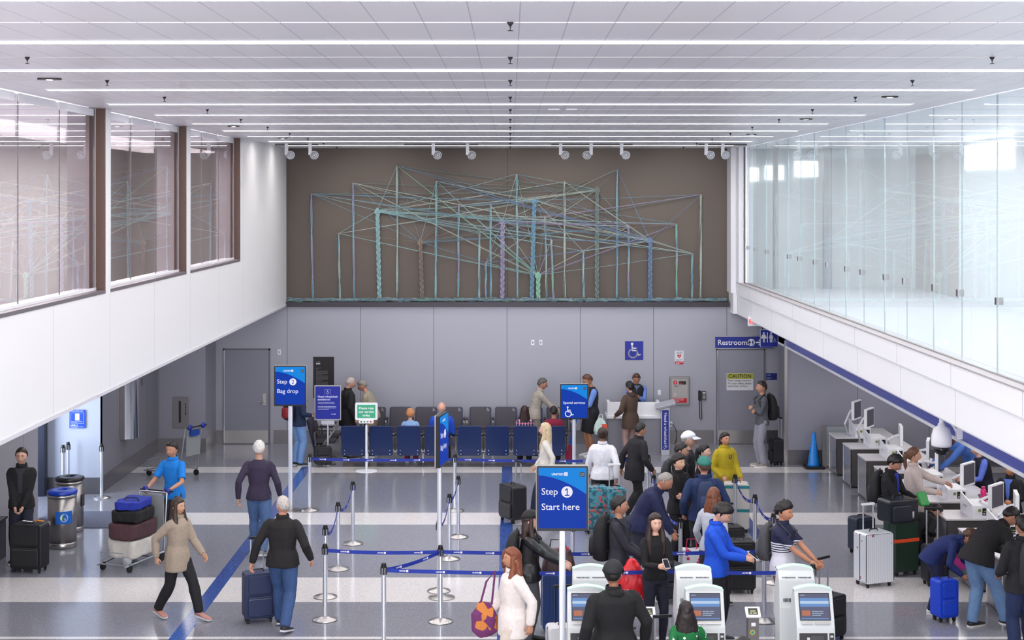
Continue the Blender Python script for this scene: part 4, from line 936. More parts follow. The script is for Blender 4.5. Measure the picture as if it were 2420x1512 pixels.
def hair_mat(c):
    if c in HMC: return HMC[c]
    m, nt, b = new_mat('hair'); g_ = nd(nt, 'ShaderNodeTexCoord'); mp = nd(nt, 'ShaderNodeMapping'); mp.inputs['Scale'].default_value = (140, 140, 22); nt.links.new(g_.outputs['Object'], mp.inputs[0])
    n_ = nd(nt, 'ShaderNodeTexNoise'); n_.inputs['Scale'].default_value = 1; n_.inputs['Detail'].default_value = 3; nt.links.new(mp.outputs[0], n_.inputs['Vector'])
    v = lin(c); nt.links.new(cmix(nt, mth(nt, 'MULTIPLY', mth(nt, 'SUBTRACT', n_.outputs['Fac'], .3), 2.2), tuple(x*.55 for x in v[:3])+(1,), tuple(min(1, x*1.5) for x in v[:3])+(1,)), b.inputs['Base Color'])
    b.inputs['Roughness'].default_value = .5; HMC[c] = m
    return m
HANG = dict(hl=(.16, -.03, .50), hr=(-.16, -.03, .50))
def person(label, x, y, face, h=1.72, top='#202024', style='jacket', legs='#26262c', lstyle='trousers', shoes='#17171b', sole='#d9d9dc',
           skin='#c99b80', hair='short', hc='#241a16', fem=False, lean=0, hpitch=0, hyaw=0, hl=None, hr=None, fl=(.055, 0, .045), fr=(-.055, 0, .045),
           pz=.53, py=0., wide=1., vest=None, cap=None, z0=0., topmat=None, poleL=(.6, 1, -.4), poleR=(-.6, 1, -.4), inner=None, hood=None, curl=.5, stripe=None, legmat=None, glasses=False, group=None):
    seed = x*3.7+y*1.3
    if topmat == 'PLAID': topmat = plaid()
    o = thing('person', label, 'person', (x, y, z0), R(face), group)
    W = wide
    P = Vector((0, py*h, pz*h))
    pts = [P-Vector((0, 0, .02*h))]; ang = 0; cur = Vector(P); fr_ = []
    segs = ((.0, .3), (.08, .55), (.085, .8), (.08, 1.0), (.05, 1.1))
    sp = []
    for L, k in segs:
        a = R(lean*k); d = Vector((0, -math.sin(a), math.cos(a))); cur = cur+d*L*h
        sp.append((cur.copy(), Vector((1, 0, 0)), Vector((0, math.cos(a), math.sin(a))), d))
    nb, _, nf, ndir = sp[-1]
    a = R(lean*.75+hpitch); hd = Vector((0, -math.sin(a), math.cos(a)))
    neck_top = nb+(ndir*.4+hd*.6).normalized()*.045*h
    hc_ = neck_top+hd*.052*h+Vector((0, -math.cos(a), -math.sin(a)))*.006*h
    HM = Matrix.Translation(hc_) @ Matrix.Rotation(R(hyaw), 4, 'Z') @ Matrix.Rotation(a, 4, 'X')
    sw = .096*W**.8*(.9 if fem else 1)
    sh = {s: nb-ndir*.037*h+Vector((s*sw*h, 0, 0)) for s in (1, -1)}
    if hl is None: hl = HANG['hl']
    if hr is None: hr = HANG['hr']
    hand = {1: Vector(hl)*h, -1: Vector(hr)*h}; foot = {1: Vector(fl)*h, -1: Vector(fr)*h}
    el, wr, kn, an = {}, {}, {}, {}
    for s, po in ((1, poleL), (-1, poleR)):
        el[s], wr[s] = ik(sh[s], hand[s], .172*h, .150*h, po)
        hip = P+Vector((s*.048*h*W, 0, 0))
        kn[s], an[s] = ik(hip, foot[s], .248*h, .245*h, (s*.08, -1, .05))
    def torso(mb, e, bottom=-.02, widen=0., neckr=.036):
        f = 1.0; k = W*(.93 if fem else 1)
        wd = [(.088, .066), (.084 if not fem else .082, .062), (.078 if not fem else .068, .058), (.094, .066), (.100, .060), (.070, .044)]
        rings = []
        c0, ux, uy, d0 = sp[0]
        rings.append(ring(c0+d0*bottom*h, ux, uy, (.100*max(k, W*.98)+e+widen)*h, (.074*W+e+widen)*h))
        rings.append(ring(c0+d0*.01*h, ux, uy, (.097*max(k, W*.98)+e+widen*.6)*h, (.071*W+e+widen*.6)*h))
        for (c, ux, uy, d), (rx, ry) in zip(sp[1:4], ((.076, .058), (.086, .064), (.090, .060))):
            rings.append(ring(c, ux, uy, (rx*k+e+widen*.2)*h, (ry*W+e+widen*.2)*h))
        c, ux, uy, d = sp[4]
        rings.append(ring(c-d*.034*h, ux, uy, (.086*k+e)*h, (.052*W+e)*h))
        rings.append(ring(c-d*.018*h, ux, uy, (.072*k+e)*h, (.046*W+e)*h))
        rings.append(ring(c-d*.006*h, ux, uy, (.054*k+e)*h, (.042+e)*h))
        rings.append(ring(c+d*.012*h, ux, uy, (neckr+e*.6)*h, (neckr+e*.6)*h))
        mb.loft(rings)
    def arm(mb, s, e, upto=1., n=12):
        S, E, Wp = sh[s], el[s], wr[s]; A = S+(E-S)*0+Vector((-s*.012*h, 0, .004*h))
        q = [A, S+(E-S)*.12, S+(E-S)*.55, E, E+(Wp-E)*.35, E+(Wp-E)*.75, Wp]
        rr = [.027, .030, .027, .0235, .0235, .0195, .0160]
        if upto < .5: q = q[:3]+[S+(E-S)*.80]; rr = rr[:3]+[.031]
        elif upto < .9: q = q[:5]; rr = rr[:5]
        mb.tube(q, [(r*W**.5+e)*h for r in rr], n)
        mb.ell(S+Vector((-s*.008*h, 0, .0)), (.028+e)*h, (.030+e)*h, (.029+e)*h, 12, 8)
    def leg(mb, s, e, flare=0., upto=1., n=14):
        hip = P+Vector((s*.046*h*W, 0, 0)); K, A = kn[s], an[s]
        q = [hip+Vector((0, 0, .015*h)), hip+(K-hip)*.3, hip+(K-hip)*.7, K, K+(A-K)*.3, K+(A-K)*.7, A-Vector((0, 0, .01*h))]
        rr = [.050*W, .049*W, .040*W, .033, .034, .027, .022]
        if upto < 1:
            q = q[:4]; rr = [.056*W, .053*W, .047*W, .044]
        mb.tube(q, [(r+e+flare*i/6)*h for i, r in enumerate(rr)], n)
    # body
    mb = MB(); torso(mb, -.008)
    for s in (1, -1): arm(mb, s, -.001); leg(mb, s, -.003)
    mb.tube([nb-ndir*.03*h, nb+ndir*.01*h, neck_top, neck_top+hd*.03*h], [.036*h, .031*h*(.88 if fem else 1), .030*h*(.88 if fem else 1), .026*h], 14)
    b = remesh(mb.build('body', [mat(skin, .55)], o), .022, 2)
    hb = MB(); head_mesh(hb, HM, h, fem)
    for s in (1, -1):
        hb.ell(HM @ Vector((s*.0455*h, .006*h, -.004*h)), .006*h, .010*h, .017*h, 10, 7)
    for s in (1, -1):     # eyes, brows
        hb.mi = 1; hb.ell(HM @ Vector((s*.0168*h, -.0500*h, .0045*h)), .0056*h, .0035*h, .0024*h, 10, 6)
        hb.mi = 2; hb.ell(HM @ Vector((s*.0168*h, -.0525*h, .0045*h)), .0030*h, .0018*h, .0026*h, 8, 6)
        hb.mi = 3; hb.tube([HM @ Vector((s*k*h, (-.0540+.005*(k > .02))*h, z*h)) for k, z in ((.008, .0135), (.017, .0160), (.026, .0135))], .0018*h, 5)
    hb.mi = 4; hb.ell(HM @ Vector((0, -.0555*h, -.0350*h)), .0115*h, .0042*h, .0032*h, 10, 6)
    hb.mi = 0
    # hands
    for s in (1, -1):
        d = (wr[s]-el[s]).normalized(); side = Vector((s, 0, 0)) if abs(d.z) > .6 else Vector((0, 0, 1))
        thumbdir = Vector((0, -1, 0)) if abs(d.z) > .6 else Vector((-s*.6, 0, .8))
        thumbdir = (thumbdir-d*thumbdir.dot(d)).normalized(); nrm = d.cross(thumbdir)*s; nrm = nrm.normalized()
        inw = Vector((-s, 0, 0)) if abs(d.z) > .6 else Vector((-s*.6, 0, -.6))
        if nrm.dot(inw) < 0: nrm = -nrm       # palm side
        w0 = wr[s]-d*.008*h
        hb.loft([ring(w0+d*t*h, thumbdir, nrm, rx*h, ry*h, 10, 2.2) for t, rx, ry in ((0, .015, .0125), (.014, .018, .012), (.036, .0225, .011), (.052, .0225, .0095), (.058, .019, .008))])
        for i, (off, L) in enumerate(((.0165, .040), (.0055, .045), (-.0055, .042), (-.016, .033))):
            b0 = w0+d*.050*h+thumbdir*off*h; c1 = curl; dd1 = (d*math.cos(c1)+nrm*math.sin(c1)); dd2 = (d*math.cos(2*c1)+nrm*math.sin(2*c1)); dd3 = (d*math.cos(2.7*c1)+nrm*math.sin(2.7*c1))
            p1 = b0+dd1*L*.45*h; p2 = p1+dd2*L*.33*h; p3 = p2+dd3*L*.26*h
            hb.tube([b0-d*.008*h, b0, p1, p2, p3], [.0052*h, .0052*h, .0047*h, .0043*h, .0032*h], 7)
        tb = w0+d*.016*h+thumbdir*.015*h; t1 = tb+(d*.7+thumbdir*.6+nrm*.25).normalized()*.024*h; t2 = t1+(d*.85+nrm*.45).normalized()*.019*h
        hb.tube([tb-d*.006*h, tb, t1, t2], [.0075*h, .0068*h, .0056*h, .0042*h], 8)
    base = b.data
    nv = len(base.vertices); vs = [tuple(v.co) for v in base.vertices]+hb.v; fs = [tuple(p.vertices) for p in base.polygons]; k0 = len(fs)
    fs += [tuple(i+nv for i in f) for f in hb.f]
    me = bpy.data.meshes.new('body'); me.from_pydata(vs, [], fs)
    lipc = '#a8645a' if fem else skin
    for c in (mat(skin, .5), mat('#e8e4e0', .3), mat('#20130e', .2), mat(hc if hair != 'bald' else '#8a7a70', .7), mat(lipc if fem else '#a9756a', .5)): me.materials.append(c)
    me.polygons.foreach_set('material_index', [0]*k0+hb.m); me.polygons.foreach_set('use_smooth', [True]*len(fs)); me.update()
    b.data = me; bpy.data.meshes.remove(base)
    # trousers / shorts / skirt
    if lstyle == 'shorts':
        mb = MB()
        for s in (1, -1): leg(mb, s, .012, .0, .5)
        mb.loft([ring(sp[0][0]+sp[0][3]*t*h, sp[0][1], sp[0][2], (.092*W)*h, (.074*W)*h) for t in (-.06, .0, .035)])
        q = remesh(mb.build('shorts', legmat or mat(legs, .8, noise_amt=.25), o), .016, 2, .004*h/1.7, 14, seed)
    else:
        mb = MB(); fl_ = {'trousers': .010, 'slim': .0, 'wide': .018}[lstyle]
        for s in (1, -1): leg(mb, s, .007 if lstyle != 'slim' else .002, fl_)
        mb.loft([ring(sp[0][0]+sp[0][3]*t*h, sp[0][1], sp[0][2], (.088*W)*h, (.070*W)*h) for t in (-.05, .0, .04)])
        q = remesh(mb.build('trousers', legmat or mat(legs, .8, noise_amt=.3), o), .016, 2, .006*h/1.7, 15, seed)
    # shoes
    for s in (1, -1):
        A = an[s]; t = max(0, (A.z/h-.045)); pit = -min(1.1, t*7) if t > 0 else 0
        M = Matrix.Translation(A) @ Matrix.Rotation(R(s*9), 4, 'Z') @ Matrix.Rotation(-pit, 4, 'X')
        mb = MB(); hh_ = h
        sec = [(.034, .016, .030), (.026, .024, .036), (.0, .026, .044), (-.035, .026, .030), (-.075, .030, .020), (-.105, .026, .016), (-.118, .014, .010)]
        def rg(yy, w, tp, z0_=-.036): return [M @ Vector((w*hh_*math.cos(2*math.pi*k/14), yy*hh_, (z0_+(tp*(.5+.5*math.sin(2*math.pi*k/14))))*hh_)) for k in range(14)]
        mb.loft([rg(yy, w, tp) for yy, w, tp in sec]); mb.mi = 1
        mb.loft([[M @ Vector((w*1.06*hh_*math.cos(2*math.pi*k/14), yy*1.03*hh_, (-.0445+.012*(math.sin(2*math.pi*k/14) > 0))*hh_)) for k in range(14)] for yy, w, tp in sec])
        mb.build('shoe', [mat(shoes, .6), mat(sole, .6)], o, smooth=True)
    # top
    e = {'shirt': .005, 'jacket': .010, 'tight': .002, 'polo': .007, 'coat': .013, 'puffy': .018}[style]
    bot = {'shirt': -.045, 'jacket': -.055, 'tight': -.02, 'polo': -.06, 'coat': -.13, 'puffy': -.05}[style]
    short = (style == 'polo') or (lstyle == 'x')
    mb = MB(); torso(mb, e, bot, (.006 if style in ('coat', 'jacket') else .0)+(.016 if lean > 30 else 0))
    for s in (1, -1): arm(mb, s, e*.75+.002, .45 if short else 1.)
    nm = {'shirt': 'shirt', 'jacket': 'jacket', 'tight': 'shirt', 'polo': 'shirt', 'coat': 'coat', 'puffy': 'jacket'}[style]
    q = remesh(mb.build(nm, topmat or mat(top, .85, noise_amt=.25), o), .015, 2, (.005 if style != 'tight' else .0025)*h/1.7, 15, seed+3)
    if style in ('jacket', 'coat', 'polo', 'puffy'):
        c = nb+ndir*.012*h; rr = []
        for t, r_ in ((0, .050), (.022, .047), (.024, .043), (.0, .044)): rr.append(ring(c+ndir*t*h, Vector((1, 0, 0)), nf, r_*h, r_*h, 20, 2))
        MB().loft(rr, cap=False).build('collar', topmat or mat(top, .85, noise_amt=.25), o, smooth=True)
    if inner:
        rr = []
        for (c, ux, uy, d), k in zip(sp[1:5], (.010, .012, .013, .03)):
            f_ = c-uy*(({.010: .058, .012: .066, .013: .062, .03: .046}[k])*W+e+.001)*h
            rr.append((f_, k*h*1.7))
        vs = []
        for f_, k in rr: vs += [f_+Vector((-k, .004, 0)), f_+Vector((0, -.008, 0)), f_+Vector((k, .004, 0))]
        fs = []
        for i in range(len(rr)-1):
            for j in (0, 1): fs.append((i*3+j, i*3+j+1, i*3+j+4, i*3+j+3))
        MB().add(vs, fs).build('undershirt', mat(inner, .8), o, smooth=True)
    if vest:
        mb = MB(); torso(mb, e+.008, bot, 0, .040); remesh(mb.build('vest', mat(vest, .8), o), .015, 2, .003, 15, seed)
    if hood:
        c = nb+nf*.045*h-ndir*.005*h
        mb = MB().ell(c, .052*h, .030*h, .030*h).ell(c+Vector((.025*h, -.03*h, .006*h)), .03*h, .03*h, .018*h).ell(c+Vector((-.025*h, -.03*h, .006*h)), .03*h, .03*h, .018*h)
        remesh(mb.build('hood', mat(hood, .85, noise_amt=.25), o), .012, 2, .003, 20, seed)
    # hair
    HMt = hair_mat(hc)
    if hair != 'bald':
        mb = MB()
        if hair == 'short': hair_shell(mb, HM, h, fem, .62, .18, -.45, .0085, seed)
        elif hair == 'thin': hair_shell(mb, HM, h, fem, .80, .10, -.45, .0045, seed)
        elif hair == 'messy': hair_shell(mb, HM, h, fem, .52, .10, -.50, .018, seed)
        else: hair_shell(mb, HM, h, fem, .60, .05, -.60, .012, seed)
        if hair in ('long', 'longer', 'longest'):
            L = {'long': .16, 'longer': .24, 'longest': .34}[hair]; kw = {'long': 1.05, 'longer': 1.22, 'longest': 1.5}[hair]
            up = hd; bk = Vector((0, math.cos(a), math.sin(a)))
            if hyaw: bk = Matrix.Rotation(R(hyaw), 3, 'Z') @ bk
            sx = up.cross(bk).normalized()*-1
            rr = []
            for t, rx, ry, of in ((.05, .030, .028, .020), (.02, .046, .040, .022), (-.03, .050, .038, .028), (-.08, .054, .030, .036), (-.6*L-.05, .062, .026, .040), (-L-.04, .050, .018, .042), (-L-.06, .03, .010, .040)):
                dn = Vector((0, 0, 1)) if t < -.08 else up
                c = hc_+(up*max(t, -.08)+Vector((0, 0, 1))*min(0, t+.08))*h+bk*of*h
                rr.append(ring(c, sx, bk, rx*h*(1+(kw-1)*min(1, max(0, .03-t)/.1)), ry*h*(1 if t > -.03 else kw**.5), 18, 2))
            mb.loft(rr)
            for s in (1, -1):
                q = [hc_+up*.045*h+sx*s*.022*h-bk*.018*h, hc_+up*.01*h+sx*s*.044*h-bk*.014*h, hc_-up*.05*h+sx*s*.048*h-bk*.008*h, hc_-up*.08*h+sx*s*.054*h-bk*.022*h-Vector((0, 0, .04*h)), hc_-up*.08*h+sx*s*.052*h-bk*.040*h-Vector((0, 0, (L-.09)*h))]
                mb.tube(q, [.006*h, .013*h, .020*h, .024*h*kw**.5, .014*h], 10)
        if hair in ('pony', 'bun'):
            bk = Vector((0, math.cos(a), math.sin(a)))
            if hyaw: bk = Matrix.Rotation(R(hyaw), 3, 'Z') @ bk
            if hair == 'bun': mb.ell(hc_+hd*.03*h+bk*.062*h, .026*h, .024*h, .024*h)
            else:
                c = hc_+hd*.02*h+bk*.055*h
                mb.tube([c-bk*.01*h, c+bk*.02*h, c+bk*.028*h-Vector((0, 0, .05*h)), c+bk*.02*h-Vector((0, 0, .12*h)), c+bk*.012*h-Vector((0, 0, .17*h))], [.014*h, .018*h, .021*h, .017*h, .006*h], 10)
        q = mb.build('hair', HMt, o, smooth='all')
        if hair in ('long', 'longer', 'longest', 'pony', 'bun'): remesh(q, .0095, 1, .0040, 40, seed)
    if cap:
        mb = MB(); hair_shell(mb, HM, h, fem, .42, .30, .10, .020, 0, 0.)
        vs = []
        for j, rad in enumerate((.9, 1.35, 1.75)):
            for i in range(9):
                t = R(-90+(-56+14*i)); k = rad if j == 0 else 1+(rad-1)*math.cos(R(-56+14*i))**.6
                vs.append(HM @ Vector((math.cos(t)*.056*h*min(k, 1.05+.1*j), math.sin(t)*.066*h*k, (.034-.010*j+.004*math.cos(2*R(-56+14*i)))*h)))
        fs = [(j*9+i, j*9+i+1, (j+1)*9+i+1, (j+1)*9+i) for j in range(2) for i in range(8)]
        c_ = mb.build('cap', mat(cap, .7), o, smooth='all')
        v_ = MB().add(vs, fs).build('cap_visor', mat(cap, .7), c_, smooth='all'); sm = v_.modifiers.new('s', 'SOLIDIFY'); sm.thickness = .004
    if glasses:
        mb = MB()
        for s in (1, -1):
            mb.tube([HM @ Vector(((s*.0165+.011*math.cos(t))*h, -.0575*h, (.004+.008*math.sin(t))*h)) for t in [2*math.pi*k/10 for k in range(11)]], .0009*h, 5)
            mb.tube([HM @ Vector((s*.027*h, -.056*h, .006*h)), HM @ Vector((s*.044*h, .0, .006*h))], .0009*h, 5)
        mb.build('glasses', BLACK, o)
    info = dict(nb=nb, nf=nf, nd=ndir, h=h, W=W, e=e, sp=sp, wr=wr, o=o, face=face, el=el, HM=HM)
    return info
def backpack(I, label, col='#17171c', col2=None, sc_=1., lbl_loc=None):
    # worn on the back of person I: stands as a thing of its own
    o = thing('backpack', label, 'backpack', I['o'].location[:], R(I['face']))
    h = I['h']; up, bk = I['nd'], I['nf']; c = I['sp'][2][0]; off = (.070*I['W']+I['e'])*h
    M = Matrix((( -1, bk.x, up.x, 0), (0, bk.y, up.y, 0), (0, bk.z, up.z, 0), (0, 0, 0, 1)))
    M.translation = c+bk*off; m = mat(col, .75, noise_amt=.2); m2 = mat(col2 or col, .7, noise_amt=.2)
    w, dp, hh = .15*sc_, .17*sc_, .25*sc_
    def rr(z, kw, kd, y0=0.): return ring(M @ Vector((0, y0+dp*kd/2, z)), (M.to_3x3() @ Vector((1, 0, 0))), (M.to_3x3() @ Vector((0, 1, 0))), w*kw, dp*kd/2, 20, 3)
    MB().loft([rr(-hh, .8, .7), rr(-hh*.9, .98, .95), rr(-hh*.3, 1, 1), rr(hh*.4, .95, .9), rr(hh*.8, .75, .65), rr(hh*.95, .45, .4)]).build('bag', m, o, smooth='all')
    MB().loft([rr(-hh*.78, .70, .5, dp*.68), rr(-hh*.6, .80, .55, dp*.68), rr(-hh*.05, .78, .5, dp*.68), rr(hh*.1, .6, .3, dp*.7)]).build('front_pocket', m2, o, smooth='all')
    for s in (1, -1):
        W = I['W']; e = I['e']
        q = [M @ Vector((s*.07, 0, hh*.65)), I['nb']+Vector((s*.060*h, 0, .012*h+e*h*1.3)), I['nb']-bk*(.055+e)*h+Vector((s*.066*h, 0, 0))-up*.035*h, I['sp'][3][0]-bk*(.072*W+e)*h+Vector((s*.07*h, 0, 0)), I['sp'][2][0]-bk*(.045+e)*h+Vector((s*(.080*W+e)*h, 0, 0)), M @ Vector((s*.12, 0, -hh*.6))]
        MB().tube(q, .017, 6, .35).build('strap', m, o, smooth='all')
    MB().tube([M @ Vector((x_, .03, hh*.9+z_)) for x_, z_ in ((-.03, 0), (-.02, .04), (.02, .04), (.03, 0))], .006, 6).build('top_handle', m, o)
    return o
def world(I, v):      # a spot in a person's own frame, in the place
    return I['o'].matrix_basis @ Vector(v)
def held_phone(I, s, label, col='#d9d9de'):
    h = I['h']; W = I['wr'][s]; d = (W-I['el'][s]).normalized(); c = W+d*.045*h+Vector((0, -.004*h, .016*h))
    o = thing('phone', label, 'phone', world(I, c)[:], R(I['face']))
    MB().rbox(-.036, .036, -.075, .075, -.004, .004, .01).at(Matrix.Identity(4)).build('case', mat(col, .3), o)
    MB().box(-.032, .032, -.068, .068, .0042, .0048).build('screen', mat('#20242e', .1), o)
    o.rotation_euler = (R(35), 0, R(I['face'])); return o
def suitcase(label, x, y, face, w=.42, d=.24, hh=.62, col='#16161b', ribs=False, handle=.45, group=None, wheels=True, tilt=0., hcol='#c9ccd4', soft=True, z=0.):
    o = thing('suitcase', label, 'suitcase', (x, y, z), R(face), group); o.rotation_euler[0] = R(tilt)
    m = mat(col, .5 if soft else .3, noise_amt=.15 if soft else 0)
    mb = MB().rbox(-w/2, w/2, -d/2, d/2, .06, .06+hh, .045, 1)
    if ribs:
        n = 9
        for i in range(n):
            xx = -w/2+.05+(w-.1)*i/(n-1); mb.rbox(xx-.006, xx+.006, -d/2-.006, d/2+.006, .09, .03+hh, .004, 2, 2)
    s = mb.build('shell', m, o, bevel=.012)
    if soft:
        MB().rbox(-w/2+.04, w/2-.04, -d/2-.035, -d/2+.01, .10, .06+hh*.5, .03, 1).build('front_pocket', m, o, bevel=.01)
        MB().rbox(-w/2+.05, w/2-.05, -d/2-.022, -d/2+.01, .06+hh*.54, .03+hh, .03, 1).build('front_pocket', m, o, bevel=.01)
        MB().box(-w/2+.05, w/2-.05, -d/2-.037, -d/2-.03, .06+hh*.44, .06+hh*.447).build('zip', DSTEEL, o)
    else:
        MB().box(-w/2-.004, w/2+.004, -.006, .006, .09, .04+hh).build('zip', BLACK, o)
    MB().tube([(-.07, 0, .06+hh), (-.06, 0, .09+hh), (.06, 0, .09+hh), (.07, 0, .06+hh)], .009, 6).build('carry_handle', BLACK, o)
    if wheels:
        for sx in (-1, 1):
            for sy in (-1, 1):
                MB().cyl((sx*(w/2-.05)-.012, sy*(d/2-.04), .025), (sx*(w/2-.05)+.012, sy*(d/2-.04), .025), .025, n=14).box(sx*(w/2-.05)-.02, sx*(w/2-.05)+.02, sy*(d/2-.04)-.015, sy*(d/2-.04)+.015, .035, .065).build('wheel', RUBBER, o)
    if handle:
        t = MB()
        for sx in (-1, 1): t.box(sx*.085-.008, sx*.085+.008, d/2-.035, d/2-.02, .055+hh, .06+hh+handle)
        ho = t.build('telescopic_handle', mat(hcol, .3, .7), o)
        MB().rbox(-.11, .11, d/2-.042, d/2-.012, .05+hh+handle, .08+hh+handle, .01, 1).build('grip', BLACK if hcol != '#f0f2f6' else mat(hcol, .3), ho)
    return o
# ---------------------------------------------------------------- who stands where
def pp(px, py, h=1.72):                 # where someone h tall stands whose head top is seen at px, py
    s = (py-VY)/(EYE-h); return ((px-VX)/s, F/s)
def pf(px, py): return flo(px, py)
WALK = dict(fl=(.055, -.13, .045), fr=(-.055, .15, .085), hl=(.15, .07, .50), hr=(-.15, -.12, .51))
WALK2 = dict(fl=(.055, .15, .085), fr=(-.055, -.13, .045), hl=(.15, -.12, .51), hr=(-.15, .07, .50))
PHONE = dict(hl=(.030, -.20, .655), hr=(-.030, -.20, .65))
CLASP = dict(hl=(.035, -.12, .50), hr=(-.030, -.125, .495))
def SIT(**k): return dict(dict(pz=.285, py=.03, fl=(.06, -.27, .045), fr=(-.06, -.27, .045), hl=(.07, -.16, .36), hr=(-.07, -.16, .36)), **k)
# left side
X, Y = pp(50, 1054, 1.76)
person('person in a black jacket standing with clasped hands at the left edge', X+.04, Y-.1, 6, 1.76, '#17171c', 'jacket', '#1c2034', shoes='#101014', hair='short', hc='#2c221c', inner='#2e2e38', glasses=True, skin='#d2a592', **CLASP)
X, Y = pf(70, 1349); suitcase('large black upright suitcase with white tag at the left edge', X, Y, -8, .50, .28, .66, handle=0)
q = MB().at(T(X, Y, .745) @ RZ(-20)).rbox(-.12, .06, -.03, .03, .0, .006, .01).build('luggage_tag', mat('#eceef4', .5)); tag(q, 'white luggage tag lying on the large black suitcase', 'luggage tag')
mb = MB().at(T(X+.13, Y, .0)); mb.tube([(-.05, 0, .74), (0, -.02, .765), (.05, .0, .75), (.08, .02, .742)], .012, 6); q = mb.build('luggage_ribbon', mat('#d98a2c', .7)); tag(q, 'orange ribbon tied on top of the large black suitcase', 'ribbon')
X, Y = pp(412, 1040, 1.74)
person('person in a bright blue shirt pushing a loaded luggage trolley', X, Y, -22, 1.74, '#1580dc', 'polo', '#3a3a44', hair='short', hc='#1c1512', skin='#c08d72', lean=6, fl=(.05, -.12, .045), fr=(-.05, .12, .08), hl=(.12, -.24, .60), hr=(-.12, -.24, .60))
def trolley(label, x, y, rz):
    o = thing('luggage_trolley', label, 'luggage trolley', (x, y, 0), R(rz))
    fr = mat('#a9abb4', .3, .8)
    mb = MB()
    for s in (-1, 1): mb.tube([(s*.24, .95, .10), (s*.27, .0, .14), (s*.27, -.02, .35), (s*.25, -.12, 1.02)], .014, 7)
    mb.tube([(-.25, -.12, 1.02), (.25, -.12, 1.02)], .014, 7).tube([(-.24, .9, .11), (.24, .9, .11)], .014, 7).tube([(-.27, .3, .13), (.27, .3, .13)], .014, 7); mb.build('frame', fr, o, smooth=True)
    MB().box(-.20, .20, -.115, -.095, .45, .98).build('back_panel', mat('#8f9494', .5), o)
    MB().rbox(-.14, .14, -.16, -.13, .84, .96, .04, 1).build('advert_plate', mat('#1c3f94', .4), o)
    for s in (-1, 1): MB().ell((s*.2, -.2, 1.03), .06, .04, .06, 12, 8).build('handle_knob', mat('#16288a', .4), o, smooth=True)
    MB().tube([(-.3, -.2, 1.03), (.3, -.2, 1.03)], .014, 8).build('push_bar', BLACK, o)
    for q_ in ((-.24, .82), (.24, .82), (-.25, .02), (.25, .02)): MB().cyl((q_[0]-.015, q_[1], .06), (q_[0]+.015, q_[1], .06), .06, n=18).build('wheel', RUBBER, o)
    MB().tube([(-.2, .9, .12), (-.2, .93, .30), (.2, .93, .30), (.2, .9, .12)], .008, 6).build('front_rail', fr, o)
    return o
X, Y = flo(455, 1120); trolley('empty luggage trolley with round blue knobs by the rear left wall', X, Y-.35, 62)
X, Y = pp(412, 1040, 1.74); a_ = R(-22); fx, fy = math.sin(a_), -math.cos(a_)
trolley('luggage trolley heaped with bags pushed by the person in bright blue', X+fx*.68, Y+fy*.68, -22+180)
bx, by = X+fx*1.08, Y+fy*1.08
for i, (w_, d_, h_, c_, z_, lb) in enumerate(((.50, .66, .26, '#c9c6c0', .175, 'pale grey bag at the bottom of the loaded trolley'), (.48, .72, .22, '#4a2f36', .46, 'dark maroon bag in the middle of the loaded trolley'), (.46, .62, .17, '#141418', .70, 'black bag lying near the top of the loaded trolley'), (.42, .56, .12, '#1c2f9c', .885, 'blue soft bag topmost on the loaded trolley'))):
    o = thing('duffel_bag', lb, 'bag', (bx, by, z_), R(-22+i*5)); m_ = mat(c_, .8, noise_amt=.25)
    remesh(MB().rbox(-w_/2, w_/2, -d_/2, d_/2, 0, h_, .07).build('bag', m_, o), .02, 4, .02, 6, i)
    MB().tube([(-w_*.3, -.09, h_-.01), (-w_*.2, -.06, h_+.03), (w_*.2, -.06, h_+.03), (w_*.3, -.09, h_-.01)], .010, 6).build('handle', mat('#22222a', .7), o)
X, Y = pf(395, 1462)
person('person in a long beige jacket and dark trousers striding near the blue floor stripe', X+.14, Y, 60, 1.62, '#a29384', 'coat', '#16161c', shoes='#b07a70', fem=True, hair='long', hc='#3b2c24', fl=(.05, -.20, .045), fr=(-.05, .17, .08), hl=(.14, -.15, .52), hr=(-.14, .10, .52))
person('grey-haired person in a dark purple sweater and jeans walking away', *pp(612, 1040, 1.80), 178, 1.80, '#352c44', 'shirt', '#4d6a96', shoes='#8a8a90', hair='short', hc='#d4d2d0', skin='#c99b86', wide=1.06, fl=(.055, -.10, .045), fr=(-.055, .14, .075), hl=(.17, .05, .50), hr=(-.17, -.07, .51))
I = person('grey-haired person in a black jacket and jeans pulling a dark blue suitcase', *pp(668, 1170, 1.74), 170, 1.74, '#1a1719', 'jacket', '#34507e', shoes='#22222a', hair='thin', hc='#b9b2ac', skin='#d0937c', wide=1.12, hyaw=40, fl=(.06, -.12, .045), fr=(-.06, .13, .07), hl=(.22, .05, .50), hr=(-.20, -.06, .52))
X, Y = pf(612, 1465); suitcase('dark navy suitcase pulled along by the person in the black jacket', X+.0, Y-.05, 20, .40, .24, .60, '#1f2c52', handle=.42, tilt=0)
